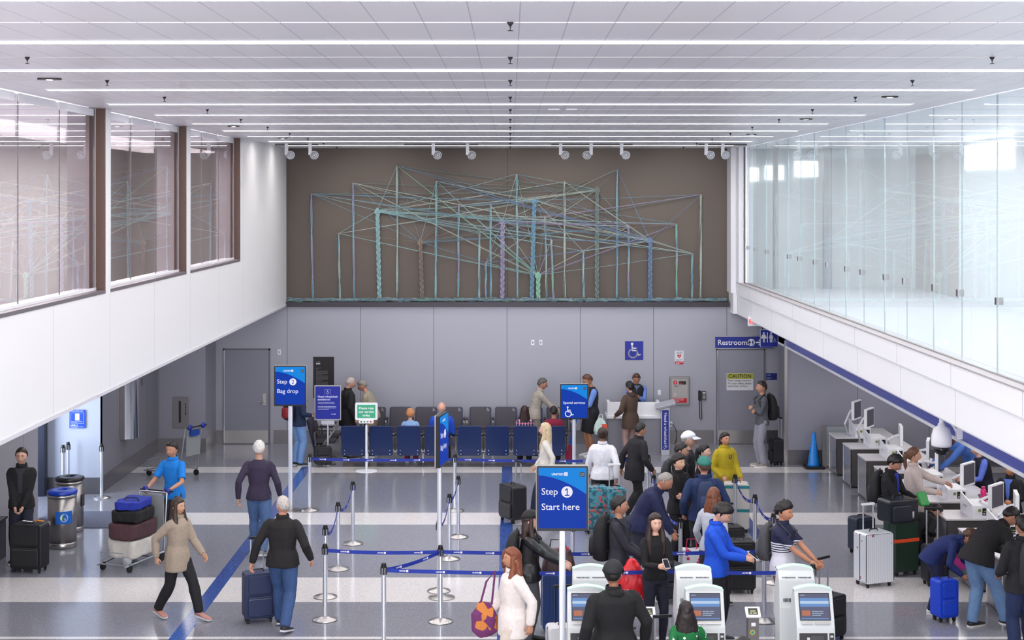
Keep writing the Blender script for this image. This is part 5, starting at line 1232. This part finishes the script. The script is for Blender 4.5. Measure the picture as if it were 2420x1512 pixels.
# behind the signs and by the benches
I = person('person in navy jacket and light jeans standing behind the Step 2 sign', *pf(704, 1100), 130, 1.75, '#1c2a4c', 'jacket', '#6f94c8', shoes='#2e2e34', hair='short', hc='#2a201c', hl=(.10, -.12, .60), hr=(-.10, -.12, .60))
backpack(I, 'black and red backpack worn by the person behind the Step 2 sign', '#141218', '#8c1c28')
person('white-haired person in a black suit jacket standing behind the poster stand', *pf(822, 1083), 120, 1.76, '#16151a', 'coat', '#a89478', shoes='#2a2224', hair='thin', hc='#b5aba4', skin='#d09c88', hpitch=22, wide=1.1)
suitcase('small black suitcase with silver handle behind the green-screen terminal', *pf(843, 1072), 20, .30, .2, .44, handle=.40)
person('grey-haired person in a beige shirt stooping beside the black suit', *pf(882, 1078), -100, 1.70, '#a39a86', 'shirt', '#a08c74', shoes='#3a3230', hair='short', hc='#8f8c88', skin='#c48c78', lean=22, hpitch=10, wide=1.08, hl=(.05, -.25, .58), hr=(-.05, -.25, .58))
X, Y = flo(768, 1100); suitcase('black bag standing on the floor under the poster stand', X-.03, Y-.12, 15, .36, .22, .36, handle=0, wheels=False)
def seatx(px): return (px-VX)/s1
SY = Y1+.02
person('child with strawberry blond hair and pale blue shirt seated in the nearer bench row', seatx(969), SY+.04, 180, 1.45, '#8fb4e4', 'shirt', '#8a3040', shoes='#c9c9d0', hair='messy', hc='#c88a5a', skin='#e0b09a', **SIT(pz=.345, py=-.01))
person('bald person in a bright blue jacket seated in the nearer bench row', seatx(1043), SY+.06, 180, 1.72, '#1a4cc4', 'jacket', '#23232b', shoes='#1a1a1f', hair='bald', hc='#e2d0c4', skin='#d9a692', wide=1.18, **SIT(pz=.30, py=-.02))
person('person with dark brown bob and plaid shirt seated in the nearer bench row', seatx(1240), SY+.04, 180, 1.57, '#3c2f5c', 'shirt', '#2a2a34', fem=True, hair='long', hc='#2c1512', skin='#c79a86', topmat='PLAID', **SIT(pz=.325, py=-.01))
person('person with dark hair and crimson shirt seated at the right end of the benches', seatx(1309), SY+.04, 180, 1.57, '#8c1a3c', 'shirt', '#2a2a34', hair='short', hc='#15100f', skin='#b98a70', **SIT(pz=.322, py=-.01))
person('grey-haired person in a light grey jacket bending over behind the benches', *pf(1262, 1078), 100, 1.72, '#a8a096', 'jacket', '#8b8680', shoes='#3a3a40', hair='short', hc='#5c5854', skin='#b98570', lean=18, hl=(.05, -.33, .56), hr=(-.08, -.30, .56))
X, Y = pf(1352, 1098)
o = thing('folded_stroller', 'folded blue stroller with teal wheels leaning by the bench end', 'stroller', (X, Y, 0))
MB().tube([(-.10, 0, .1), (.06, .05, .98), (.10, .05, 1.02)], .02, 8).tube([(.0, 0, .08), (-.02, .04, .6), (.10, .04, .95)], .018, 8).build('frame', mat('#1f56c8', .35), o, smooth=True)
MB().rbox(-.14, .02, -.05, .06, .10, .42, .05, 1).build('seat_cloth', mat('#8c1a40', .8), o, bevel=.01)
for s_ in ((-.12, -.06), (-.02, .08), (.12, -.02)): MB().cyl((s_[0]-.012, s_[1], .055), (s_[0]+.012, s_[1], .055), .055, n=16).build('wheel', mat('#1c9cc0', .4), o)
person('service agent in a navy vest and dark skirt standing at the service counter', *pf(1394, 1076), -60, 1.76, '#6f93e0', 'polo', '#16161d', 'x', shoes='#e6e6ea', hair='short', hc='#4a3024', skin='#b5805f', vest='#1a1a26', hpitch=22, wide=1.1, hl=(.06, -.2, .58), hr=(-.06, -.2, .58)) if False else None
I = person('agent in a navy vest, blue shirt and dark knee-length shorts beside the Special services sign', *pf(1396, 1078), -70, 1.80, '#6f93e0', 'shirt', '#15151c', 'shorts', shoes='#e8e8ec', hair='short', hc='#5a3a28', skin='#b5805f', vest='#1a1a28', hpitch=25, wide=1.15, hl=(.06, -.2, .60), hr=(-.06, -.2, .60))
person('agent in vest, tie and blue shirt leaning on the service counter', (1506-VX)/106.5, F/105.6, 0, 1.70, '#7193e2', 'shirt', '#15151c', hair='short', hc='#4a3022', skin='#b07c60', vest='#17171f', inner='#5a6a86', hpitch=28, wide=1.1, hl=(.03, -.17, .68), hr=(-.03, -.17, .68))
I = person('person in a brown hooded coat with black hair at the service counter', *pf(1490, 1086), 215, 1.68, '#4f3d34', 'coat', '#a98a84', 'slim', shoes='#1b1b20', sole='#26262c', fem=True, hair='bun', hc='#120e10', skin='#d0a08a', hood='#46362e', hpitch=8, hl=(.14, -.12, .56), hr=(-.06, -.24, .60))
held_phone(I, -1, 'white phone held by the person in the brown hooded coat', '#eef0f4')
v = world(I, (.24, -.22, 0)); o = thing('shopping_bag', 'pale green and red plastic bag carried by the person in the brown coat', 'bag', (v[0]-.32, v[1]-.15, .55))
remesh(MB().loft([ring(Vector((0, 0, z)), Vector((1, 0, 0)), Vector((0, 1, 0)), a_, b_, 20, 3) for z, a_, b_ in ((0, .13, .06), (.08, .15, .08), (.22, .13, .06), (.34, .06, .03), (.36, .03, .02))]).build('bag', mat('#c5ddd8', .3, alpha=.95), o), .015, 2, .012, 14, 1)
MB().tube([(-.05, 0, .33), (-.03, 0, .43), (.03, 0, .43), (.05, 0, .33)], .008, 6).build('handle', mat('#dfe8e6', .5), o); MB().box(.02, .135, -.082, -.078, .06, .24).build('print', mat('#d8563c', .5), o)
I = person('grey-shirted person with arms crossed and backpack standing near the right-hand door', *pf(1801, 1101), -78, 1.78, '#55565e', 'shirt', '#8f8f9c', shoes='#9b958e', sole='#e6e4e0', hair='short', hc='#2b2624', skin='#bd8b70', hl=(-.06, -.10, .665), hr=(.05, -.13, .650), wide=.98, poleL=(.7, .1, -1), poleR=(-.7, .1, -1))
backpack(I, 'large black backpack on the grey-shirted person near the right-hand door', '#131318', '#1a1a22', 1.1)
X, Y = pf(1832, 1098); suitcase('black cabin suitcase standing behind the grey-shirted person', X+.02, Y, -80, .32, .22, .50, handle=.42)
# walkers in the middle
I = person('person with long blond hair and white top walking behind the Step 1 sign', *pf(1290, 1222), -95, 1.66, '#d8d4cc', 'shirt', '#262c44', fem=True, hair='longer', hc='#cdb896', skin='#d8ac98', **WALK)
X, Y = pf(1212, 1232); suitcase('black duffel suitcase towed behind the blond walker', X, Y, -60, .48, .28, .58, '#1b1a1f', handle=.38)
I = person('person in a white sweater walking past the patterned suitcases', *pf(1424, 1242), 170, 1.68, '#dfe0e8', 'jacket', '#1c1c22', fem=True, hair='bun', hc='#2a1a16', skin='#a06a54', wide=1.12, **WALK2)
tfm, nt, b = new_mat('teal_flowers'); tc = nd(nt, 'ShaderNodeTexCoord'); vo = nd(nt, 'ShaderNodeTexVoronoi'); vo.inputs['Scale'].default_value = 24; nt.links.new(tc.outputs['Object'], vo.inputs[0]); sp_ = nd(nt, 'ShaderNodeSeparateColor'); nt.links.new(vo.outputs['Color'], sp_.inputs[0])
nt.links.new(cmix(nt, mth(nt, 'GREATER_THAN', sp_.outputs[0], .86), cmix(nt, mth(nt, 'GREATER_THAN', sp_.outputs[1], .5), lin('#2c5f70'), lin('#4a90a0')), lin('#b0605c')), b.inputs['Base Color']); b.inputs['Roughness'].default_value = .7
for i, (px, py) in enumerate(((1408, 1258), (1455, 1262))):
  q = suitcase(('left', 'right')[i]+' one of two teal flower-patterned suitcases', *pf(px, py), 12, .40 if i == 0 else .3, .24, .72, '#2c6a78', handle=.36 if i else 0, hcol='#f0f2f6')
  for c in q.children:
    if c.name.startswith(('shell', 'front_pocket')): c.data.materials[0] = tfm
X, Y = pf(1500, 1225); I = person('person in a black coat walking with a rolling bag in mid hall', X, Y, 120, 1.68, '#1d1c22', 'coat', '#17171c', hair='short', hc='#120f10', skin='#b08068', lean=12, **WALK)
X, Y = pf(1492, 1292); suitcase('wide black duffel bag on wheels on the floor in mid hall', X, Y, 80, .56, .28, .40, '#1c1c21', handle=.35)
# queue
person('person in a white cap with grey hair at the back of the queue', *pp(1626, 1020, 1.76), 75, 1.76, '#2c2c34', 'shirt', '#26262c', hair='short', hc='#8d8a88', skin='#c49a84', cap='#dfe3ec', wide=1)
I = person('dark-haired person in black with a grey backpack in the queue', *pp(1606, 1044, 1.72), 80, 1.72, '#131318', 'jacket', '#1a1a20', hair='short', hc='#120f12', skin='#b98d76', hpitch=8)
backpack(I, 'black and grey backpack on the dark-haired person in the queue', '#2b2b31', '#5d5d66')
person('person with black tied-back hair and black top turned to the right', 3.13, 24.62, 62, 1.62, '#0f0f14', 'shirt', '#1a1a20', fem=True, hair='pony', hc='#120e10', skin='#e0b8a2')
person('young person in a black hoodie with a red hem, arms folded', *pp(1603, 1072, 1.70), 40, 1.70, '#0e0e13', 'jacket', '#121218', hair='messy', hc='#17110f', skin='#d8a990', inner='#0e0e13', hood='#0e0e13', hl=(-.05, -.10, .64), hr=(.05, -.12, .63), poleL=(.7, .1, -1), poleR=(-.7, .1, -1))
I = person('person in a teal green cap and navy tracksuit seen from behind', *pp(1664, 1080, 1.76), 182, 1.76, '#182c56', 'jacket', '#12121a', hair='short', hc='#5a4038', skin='#c08e78', cap='#2c786c', wide=1.22, hl=(.17, -.04, .52), hr=(-.17, -.04, .52))
backpack(I, 'navy backpack with teal edging on the person in the teal cap', '#1b2c50', '#24365e', .9)
X, Y = 3.66, 26.0
I = person('person in a mustard yellow hoodie standing with a white suitcase', X, Y, 28, 1.60, '#b3a01c', 'jacket', '#2a2a32', fem=True, hair='pony', hc='#241a1a', skin='#c48e74', hood='#a8961a', wide=1.14, hl=(.09, -.16, .52), hr=(-.10, -.10, .54))
M = T(*world(I, (.0, -.155, 1.18))) @ RZ(28) @ FRONT; q = MB().text('U', .10, M @ T(-.03, -.02, 0), .03).build('hoodie_print', mat('#3a2a6a', .6)); q.parent = I['o']; q.matrix_parent_inverse = (Matrix.Translation(I['o'].location) @ RZ(28)).inverted()
X, Y = pf(1745, 1278); o = suitcase('tall white speckled suitcase with teal trim beside the mustard hoodie', 3.79, 25.55, -6, .42, .28, .76, '#cfcbc6', handle=0, soft=False)
for z in (.35, .74): q = MB().box(-.214, .214, -.144, .144, z, z+.05).build('teal_band', mat('#1d7f8a', .5), o)
person('grey-haired person in a navy jacket stooping forward in the queue', *pf(1512, 1392), 78, 1.80, '#171d44', 'jacket', '#26283a', hair='thin', hc='#8f8a86', skin='#b9826c', lean=34, hpitch=8, wide=1.12, hl=(.12, -.25, .42), hr=(-.10, -.28, .45), fl=(.05, -.10, .045), fr=(-.05, .10, .06))
person('person with auburn hair and a light grey top behind the blue-jacketed one', *pp(1682, 1152, 1.66), 150, 1.66, '#b8bcc8', 'shirt', '#23232b', fem=True, hair='longer', hc='#6f3f28', skin='#c99a84', lean=6, **WALK2)
X, Y = pf(1722, 1345); suitcase('dark suitcase with bags beside the auburn-haired person', X, Y, 10, .42, .28, .60, '#1b1a1d', handle=.3)
X, Y = pf(1750, 1398); suitcase('big black upright suitcase in front of the striped polo person', X-.02, Y, 4, .42, .30, .68, '#121216', handle=.0)
I = person('person in a royal blue jacket and three-striped trousers looking at a phone', *pp(1692, 1182, 1.78), 68, 1.78, '#1550cc', 'jacket', '#14141d', shoes='#1a1a20', hair='messy', hc='#17110f', skin='#d0a08a', hpitch=32, wide=1.06, hl=(.030, -.22, .62), hr=(-.030, -.22, .615))
held_phone(I, 1, 'white phone held by the person in the royal blue jacket', '#e8eaf0')
o_ = I['o']; mb = MB()
for k in range(3): mb.tube([(-(.103*1.78+.012), -.018+.018*k, .47*1.78), (-(.092*1.78+.006), -.030+.018*k, .36*1.78), (-(.092*1.78+.004), -.040+.018*k, .28*1.78), (-(.088*1.78+.004), -.02+.018*k, .09*1.78)], .004, 4)
mb.build('trouser_stripe', LETTER, o_)
I = person('person with long dark brown hair in a black top holding a phone, face forward', *pp(1548, 1211, 1.68), 12, 1.68, '#0d0d12', 'tight', '#16182a', 'slim', shoes='#c79a84', sole='#2a2a30', fem=True, hair='longer', hc='#2c1a16', skin='#dcae98', **PHONE)
held_phone(I, 1, 'pink-white phone held by the person in the black top', '#f0dcdc')
X, Y = pf(1582, 1440); suitcase('dark grey suitcase behind the person in the black top', X+.05, Y+.45, 30, .38, .26, .46, '#2c2e38', handle=0)
X, Y = pf(1634, 1374); o = thing('shopping_bag', 'pink floral bag carried behind the royal blue jacket', 'bag', (X, Y, .25)); fm, nt, b = new_mat('floral'); vo = nd(nt, 'ShaderNodeTexVoronoi'); vo.inputs['Scale'].default_value = 14; tc = nd(nt, 'ShaderNodeTexCoord'); nt.links.new(tc.outputs['Object'], vo.inputs[0]); nt.links.new(cmix(nt, mth(nt, 'LESS_THAN', vo.outputs['Distance'], .33), lin('#d8dce4'), lin('#c81e5c')), b.inputs['Base Color'])
remesh(MB().rbox(-.17, .17, -.07, .07, 0, .48, .03, 1).build('bag', fm, o), .02, 3, .012, 10, 2); MB().tube([(-.08, 0, .47), (-.06, 0, .62), (.06, 0, .62), (.08, 0, .47)], .008, 6).build('handle', mat('#c81e5c', .6), o)
o['label'] = 'pink floral bag hanging behind the royal blue jacket'; o.location.z = .002
X, Y = pp(1462, 1170, 1.76)
I = person('dark-haired person in a charcoal shirt with a large black backpack', X, Y, 72, 1.76, '#2b2b36', 'shirt', '#17171d', hair='short', hc='#14100f', skin='#b5826a', hyaw=20, hl=(.06, -.17, .56), hr=(-.02, -.19, .55))
backpack(I, 'large black travel backpack on the person in the charcoal shirt', '#141419', '#1d1d24', 1.2)
v = world(I, (.02, -.42, .98)); o = thing('passport', 'dark blue passport held by the person in the charcoal shirt', 'passport', v[:], R(10)); MB().at(RX(70)).rbox(-.065, .065, -.045, .045, -.004, .004, .008).build('cover', mat('#1c2a50', .6), o); MB().at(RX(70)).box(.02, .045, -.035, -.015, .004, .006).build('emblem', mat('#c9bfa0', .5), o)
X, Y = 1.56, 19.02
o = thing('drawstring_bag', 'big bright red plastic bag with white lettering', 'bag', (X-.03, Y+.2, .34))
remesh(MB().loft([ring(Vector((0, 0, z)), Vector((1, 0, 0)), Vector((0, 1, 0)), a_, b_, 20, 2.4) for z, a_, b_ in ((0, .10, .07), (.06, .19, .13), (.25, .22, .15), (.45, .19, .13), (.62, .10, .08), (.70, .03, .03))]).build('bag', mat('#d8202c', .35), o), .018, 2, .022, 10, 5)
mb = MB().at(T(-.10, -.165, .25) @ FRONT); mb.text('VM', .065, T(.0, .06, 0), .02); mb.text('SPECIAL', .065, T(0, -.02, 0), .02); mb.text('AND PRES.', .032, T(.03, -.065, 0), .02); mb.build('lettering', LETTER, o)
# front
I = person('person in a black cap and black leather jacket pushing a bag-topped suitcase', *pp(1252, 1206, 1.66), 82, 1.66, '#101013', 'jacket', '#4c4c52', 'slim', shoes='#141418', sole='#1d1d22', fem=True, hair='longer', hc='#33201d', skin='#d6a896', cap='#101014', hl=(.04, -.28, .60), hr=(-.04, -.28, .60), topmat=mat('#0f0f12', .28))
o = backpack(I, 'black, brown and orange backpack on the person in the leather jacket', '#1a1b1f', '#6a4030', 1.05)
X, Y = pf(1322, 1492); cs = suitcase('large navy ribbed hard suitcase carrying the brown handbag', X, Y, 4, .46, .30, .70, '#27427c', ribs=True, handle=0, soft=False)
o = thing('handbag', 'dark brown quilted handbag with red lining on the navy suitcase', 'handbag', (X-.01, Y, .772))
remesh(MB().loft([ring(Vector((0, 0, z)), Vector((1, 0, 0)), Vector((0, 1, 0)), a_, b_, 20, 4) for z, a_, b_ in ((0, .22, .11), (.03, .23, .115), (.28, .16, .07), (.30, .14, .05))]).build('bag', mat('#3f2a2c', .45, noise_amt=.4), o), .016, 2, .008, 12, 4)
MB().rbox(.0, .13, -.045, .045, .285, .315, .02).build('lining', mat('#b01c2c', .6), o); MB().tube([(-.12, -.03, .28), (-.10, -.03, .42), (.08, -.03, .42), (.1, -.03, .28)], .009, 6).build('strap', mat('#2a1c1e', .5), o)
X, Y = pp(1212, 1292, 1.66)
I = person('person with auburn hair in a white tunic left of the Step 1 pole', X, Y, -70, 1.66, '#e3dad6', 'coat', '#cdc0b4', 'wide', shoes='#5a4640', fem=True, hair='longer', hc='#7a4228', skin='#b98468', wide=1.08, **WALK)
v = world(I, (-.30, .05, 0)); o = thing('scarf_bag', 'purple and orange cloth bag swinging beside the white tunic', 'bag', (X-.32, Y+.12, .62)); fm, nt, b = new_mat('patchwork'); vo = nd(nt, 'ShaderNodeTexVoronoi'); vo.inputs['Scale'].default_value = 11; tc = nd(nt, 'ShaderNodeTexCoord'); nt.links.new(tc.outputs['Object'], vo.inputs[0]); sp_ = nd(nt, 'ShaderNodeSeparateColor'); nt.links.new(vo.outputs['Color'], sp_.inputs[0]); nt.links.new(cmix(nt, mth(nt, 'GREATER_THAN', sp_.outputs[0], .55), lin('#6a2f62'), lin('#c47a3c')), b.inputs['Base Color']); b.inputs['Roughness'].default_value = .9
remesh(MB().loft([ring(Vector((0, 0, z)), Vector((1, 0, 0)), Vector((0, 1, 0)), a_, b_, 20, 2.4) for z, a_, b_ in ((0, .08, .06), (.06, .15, .09), (.25, .15, .09), (.38, .06, .04))]).build('bag', fm, o), .018, 2, .015, 12, 6)
MB().tube([(-.05, 0, .36), (.02, 0, .62), (.12, 0, .74), (.08, .0, .36)], .012, 6).build('strap', mat('#6a2f62', .9), o)
X, Y = pp(1450, 1318, 1.78); Y -= .16; X -= .01
I = person('person in a black cap and black hoodie walking away in front of the left kiosk', X, Y, 200, 1.78, '#101014', 'jacket', '#1a2036', hair='short', hc='#15110f', skin='#a06e58', cap='#15151a', wide=1.35, hyaw=-30, hood='#0e0e12', hl=(.20, -.02, .50), hr=(-.20, .0, .50))
X, Y = pp(1622, 1410, 1.40); Y -= .16; X -= .02
grm, nt, b = new_mat('green_snow'); vo = nd(nt, 'ShaderNodeTexVoronoi'); vo.inputs['Scale'].default_value = 16; tc = nd(nt, 'ShaderNodeTexCoord'); nt.links.new(tc.outputs['Object'], vo.inputs[0]); nt.links.new(cmix(nt, mth(nt, 'LESS_THAN', vo.outputs['Distance'], .22), lin('#0f6a36'), lin('#e6f0ea')), b.inputs['Base Color']); b.inputs['Roughness'].default_value = .85
I = person('child with very long dark hair in a green snowflake top at the middle kiosk', X, Y, 185, 1.40, '#0f6a36', 'shirt', '#2a2a34', fem=True, hair='longest', hc='#1c1012', skin='#b98468', wide=1.08, topmat=grm, hl=(.03, .10, .58), hr=(-.17, -.20, .60))
X, Y = pf(1331, 1580); suitcase('white suitcase with black pull handle at the bottom edge', X, Y-.3, 10, .40, .24, .55, '#d8d8dc', handle=.42, soft=False, hcol='#2a2a2e')
X, Y = pp(1566, 1455, .95); 
suitcase('pale suitcase whose handle the child in green holds', X+.02, Y, 10, .36, .22, .50, '#b9bcc4', handle=.36, soft=False, hcol='#b9bcc4')
X, Y = pp(1758, 1503, 1.66); person('person whose dark hair just shows at the bottom edge between the kiosks', X, Y, 180, 1.66, '#3c3c46', 'shirt', '#2a2a34', hair='short', hc='#120e10', fem=True)
X, Y = pp(1866, 1193, 1.74)
pm_, nt, b = new_mat('striped_polo'); p = pos(nt, True); f_ = mth(nt, 'MODULO', p[2], .030); st_ = mth(nt, 'MULTIPLY', band(nt, p[2], 1.10, 1.235), mth(nt, 'LESS_THAN', f_, .013)); nvy = mth(nt, 'MAXIMUM', mth(nt, 'GREATER_THAN', p[2], 1.235), st_); nt.links.new(cmix(nt, nvy, lin('#e2e2ec'), lin('#1c2040')), b.inputs['Base Color']); b.inputs['Roughness'].default_value = .8
I = person('person in a white and navy striped polo and tan trousers at the right kiosk', X-.04, Y+.28, 60, 1.74, '#e2e2ec', 'polo', '#93735f', shoes='#1c1c22', hair='messy', hc='#151013', skin='#c48a6c', wide=1.12, topmat=pm_, hpitch=8, hl=(.08, -.24, .56), hr=(-.02, -.25, .56), hyaw=-10)
backpack(I, 'grey backpack on the person in the striped polo', '#4a4a4e', '#5a5a5e', .95)
v = world(I, (.05, -.52, 0)); suitcase('black suitcase with raised handle held by the striped polo person', v[0]+.10, v[1]+.10, 40, .38, .24, .52, '#17171c', handle=.44)
# right side
I = person('young person in black jacket over a blue top looking down at the desks', 5.80, 23.25, 55, 1.70, '#15161c', 'jacket', '#1a1a22', hair='messy', hc='#0f0c10', skin='#bf8d78', inner='#2c3cc0', hpitch=28, hl=(.06, -.22, .60), hr=(-.04, -.22, .60))
backpack(I, 'black backpack with white mark on the young person at the desks', '#1a1b21', '#23242b')
v = world(I, (.03, -.50, 1.05)); o = thing('snack_packet', 'green packet held between the two people at the desks', 'packet', v[:], R(20)); remesh(MB().at(RX(60)).rbox(-.08, .08, -.11, .11, -.02, .02, .02).build('packet', mat('#2a9a4a', .35), o), .01, 2, .006, 20, 3)
I = person('person with a long ponytail in a loose cream sweater reaching over the desks', *pp(2158, 1056, 1.70), 82, 1.70, '#d2c3bf', 'coat', '#17151b', 'slim', shoes='#1c1a20', fem=True, hair='pony', hc='#6f4c38', skin='#d8a590', wide=1.08, hl=(.06, -.36, .64), hr=(-.06, -.20, .60))
# people serving behind the desks
X, Y = 8.0, F*8.0/(2285-VX)
person('agent in a denim blue shirt leaning over the desks behind the dome camera', X, Y, -75, 1.82, '#4c74c4', 'shirt', '#1f1f28', hair='short', hc='#140f0e', skin='#4a2f28', lean=58, hpitch=0, wide=1.1, hl=(.08, -.36, .48), hr=(-.08, -.36, .48), py=.08)
X, Y = 8.05, F*8.05/(2330-VX)
I = person('agent in a navy vest and blue shirt seen from the side behind the desks', X, Y, -80, 1.72, '#6078d8', 'shirt', '#16161e', hair='pony', hc='#2a1c18', fem=True, skin='#d0a08c', vest='#191b2e', hl=(.06, -.26, .50), hr=(-.06, -.26, .50), lean=16, pz=.41)
X, Y = 8.1, F*8.1/(2388-VX)
person('smiling agent in a black jacket and blue collar near the right edge', X, Y, -40, 1.58, '#15151b', 'jacket', '#16161e', hair='short', hc='#1c1412', skin='#c08660', inner='#5a78d0', wide=1.05, hl=(.08, -.2, .46), hr=(-.08, -.2, .46), pz=.37)
# cases by the desks
X, Y = pf(2058, 1384)
plm, nt, b = new_mat('ribbed_silver'); tc = nd(nt, 'ShaderNodeTexCoord'); s_ = nd(nt, 'ShaderNodeSeparateXYZ'); nt.links.new(tc.outputs['Object'], s_.inputs[0]); f_ = mth(nt, 'PINGPONG', mth(nt, 'MULTIPLY', s_.outputs[0], 60), 1.); vo = nd(nt, 'ShaderNodeTexVoronoi'); vo.inputs['Scale'].default_value = 6.5; nt.links.new(tc.outputs['Object'], vo.inputs[0])
nt.links.new(cmix(nt, mth(nt, 'LESS_THAN', vo.outputs['Distance'], .14), cmix(nt, f_, lin('#c3c9d2'), lin('#e6eaf0')), lin('#b06a84')), b.inputs['Base Color']); b.inputs['Roughness'].default_value = .22; b.inputs['Coat Weight'].default_value = .6
o = suitcase('big silver ribbed suitcase in a clear cover with pink stickers', X+.05, Y+.05, 22, .47, .32, .72, '#d9dde4', handle=.36, soft=False, hcol='#f0f2f6')
for c in o.children:
    if c.name.startswith('shell'): c.data.materials[0] = plm
MB().tube([(-.237, -.162, .09), (-.237, -.162, .77), (.237, -.162, .77), (.237, -.162, .09)], .005, 4).tube([(.237, -.162, .77), (.237, .162, .77)], .005, 4).build('cover_piping', BLACK, o)
X, Y = pf(2128, 1368); o = suitcase('dark green hard suitcase with an orange strap', X+.09, Y+.32, 22, .42, .30, .74, '#23382c', handle=0, soft=False)
MB().box(-.214, .214, -.154, .154, .50, .55).build('luggage_strap', mat('#e04a1c', .6), o)
o = thing('travel_bag', 'black leather travel case lying on top of the dark green suitcase', 'bag', (X+.02, Y+.24, .802), R(22))
MB().rbox(-.26, .26, -.16, .16, 0, .34, .05, 1).build('body', mat('#1d2028', .3), o, bevel=.02); MB().rbox(-.22, .12, -.20, -.15, .03, .26, .04, 1).build('front_pocket', mat('#242832', .3), o, bevel=.012); MB().tube([(-.1, 0, .33), (-.08, 0, .385), (.08, 0, .385), (.1, 0, .33)], .012, 8).build('handle', BLACK, o); MB().box(.14, .17, -.17, -.16, .06, .16).build('clasp', CHROME, o)
X, Y = pf(2062, 1330); suitcase('dark blue-grey suitcase behind the silver ribbed one', X-.02, Y+.65, 22, .36, .24, .52, '#2a3242', handle=0)
X, Y = pf(2214, 1450)
I = person('child in a navy tracksuit bending over a bright blue suitcase', X-.05, Y+.05, 62, 1.52, '#16265e', 'jacket', '#12183a', shoes='#d8d2d0', hair='messy', hc='#4f3527', skin='#b07c64', lean=72, hpitch=-5, hood='#16265e', hl=(.12, -.34, .42), hr=(-.08, -.28, .38), pz=.51)
X, Y = pf(2224, 1462); suitcase('bright blue soft suitcase under the bending child', X+.02, Y-.08, 18, .30, .22, .50, '#123ec0', handle=0)
X, Y = pf(2216, 1440); X2, Y2_ = pf(2212, 1392); suitcase('dark suitcase with tall silver handle behind the bending child', X2+.05, Y2_+.25, 10, .34, .22, .52, '#1a1c26', handle=.50, hcol='#dfe3ec')
X, Y = pf(2262, 1405); o = thing('toy_pouch', 'bright pink pouch held under the bending child', 'pouch', (6.06, 20.60, .578)); MB().rbox(-.09, .09, -.05, .05, 0, .30, .04, 1).build('pouch', mat('#d83c9c', .6), o, bevel=.01); MB().tube([(-.04, 0, .29), (0, 0, .36), (.04, 0, .29)], .006, 6).build('loop', mat('#b02c80', .6), o)
I = person('person in a black jacket and blue jeans leaning over a desk at the right', 6.16, 19.8, 108, 1.80, '#141318', 'jacket', '#5f7ea6', shoes='#18181c', sole='#cfc9c4', hair='short', hc='#1c1614', skin='#b07c64', lean=56, wide=1.15, hl=(.10, -.30, .50), hr=(-.16, -.20, .47), fl=(.06, .06, .045), fr=(-.07, -.14, .045), py=.06)
I = person('person in a black jacket and dark blue jeans cut off by the right edge', *pf(2418, 1560), 190, 1.76, '#1a1a20', 'jacket', '#1b2a52', hair='short', hc='#1c1614', skin='#b07c64', wide=1.1, hl=(.10, -.16, .56), hr=(-.14, -.06, .52))
backpack(I, 'pale grey and black backpack at the right edge', '#26272c', '#b9bec6', 1.1)
I = person('kneeling person in black behind the dark green suitcase', 6.04, 23.04, 120, 1.66, '#100f14', 'jacket', '#0f0f15', shoes='#1d1f2c', hair='short', hc='#0e0c0e', skin='#a87860', pz=.28, lean=70, fl=(.08, -.12, .045), fr=(-.07, .10, .06), hl=(.12, -.22, .30), hr=(-.1, -.2, .3))
bpy.data.scenes.remove(WORK)
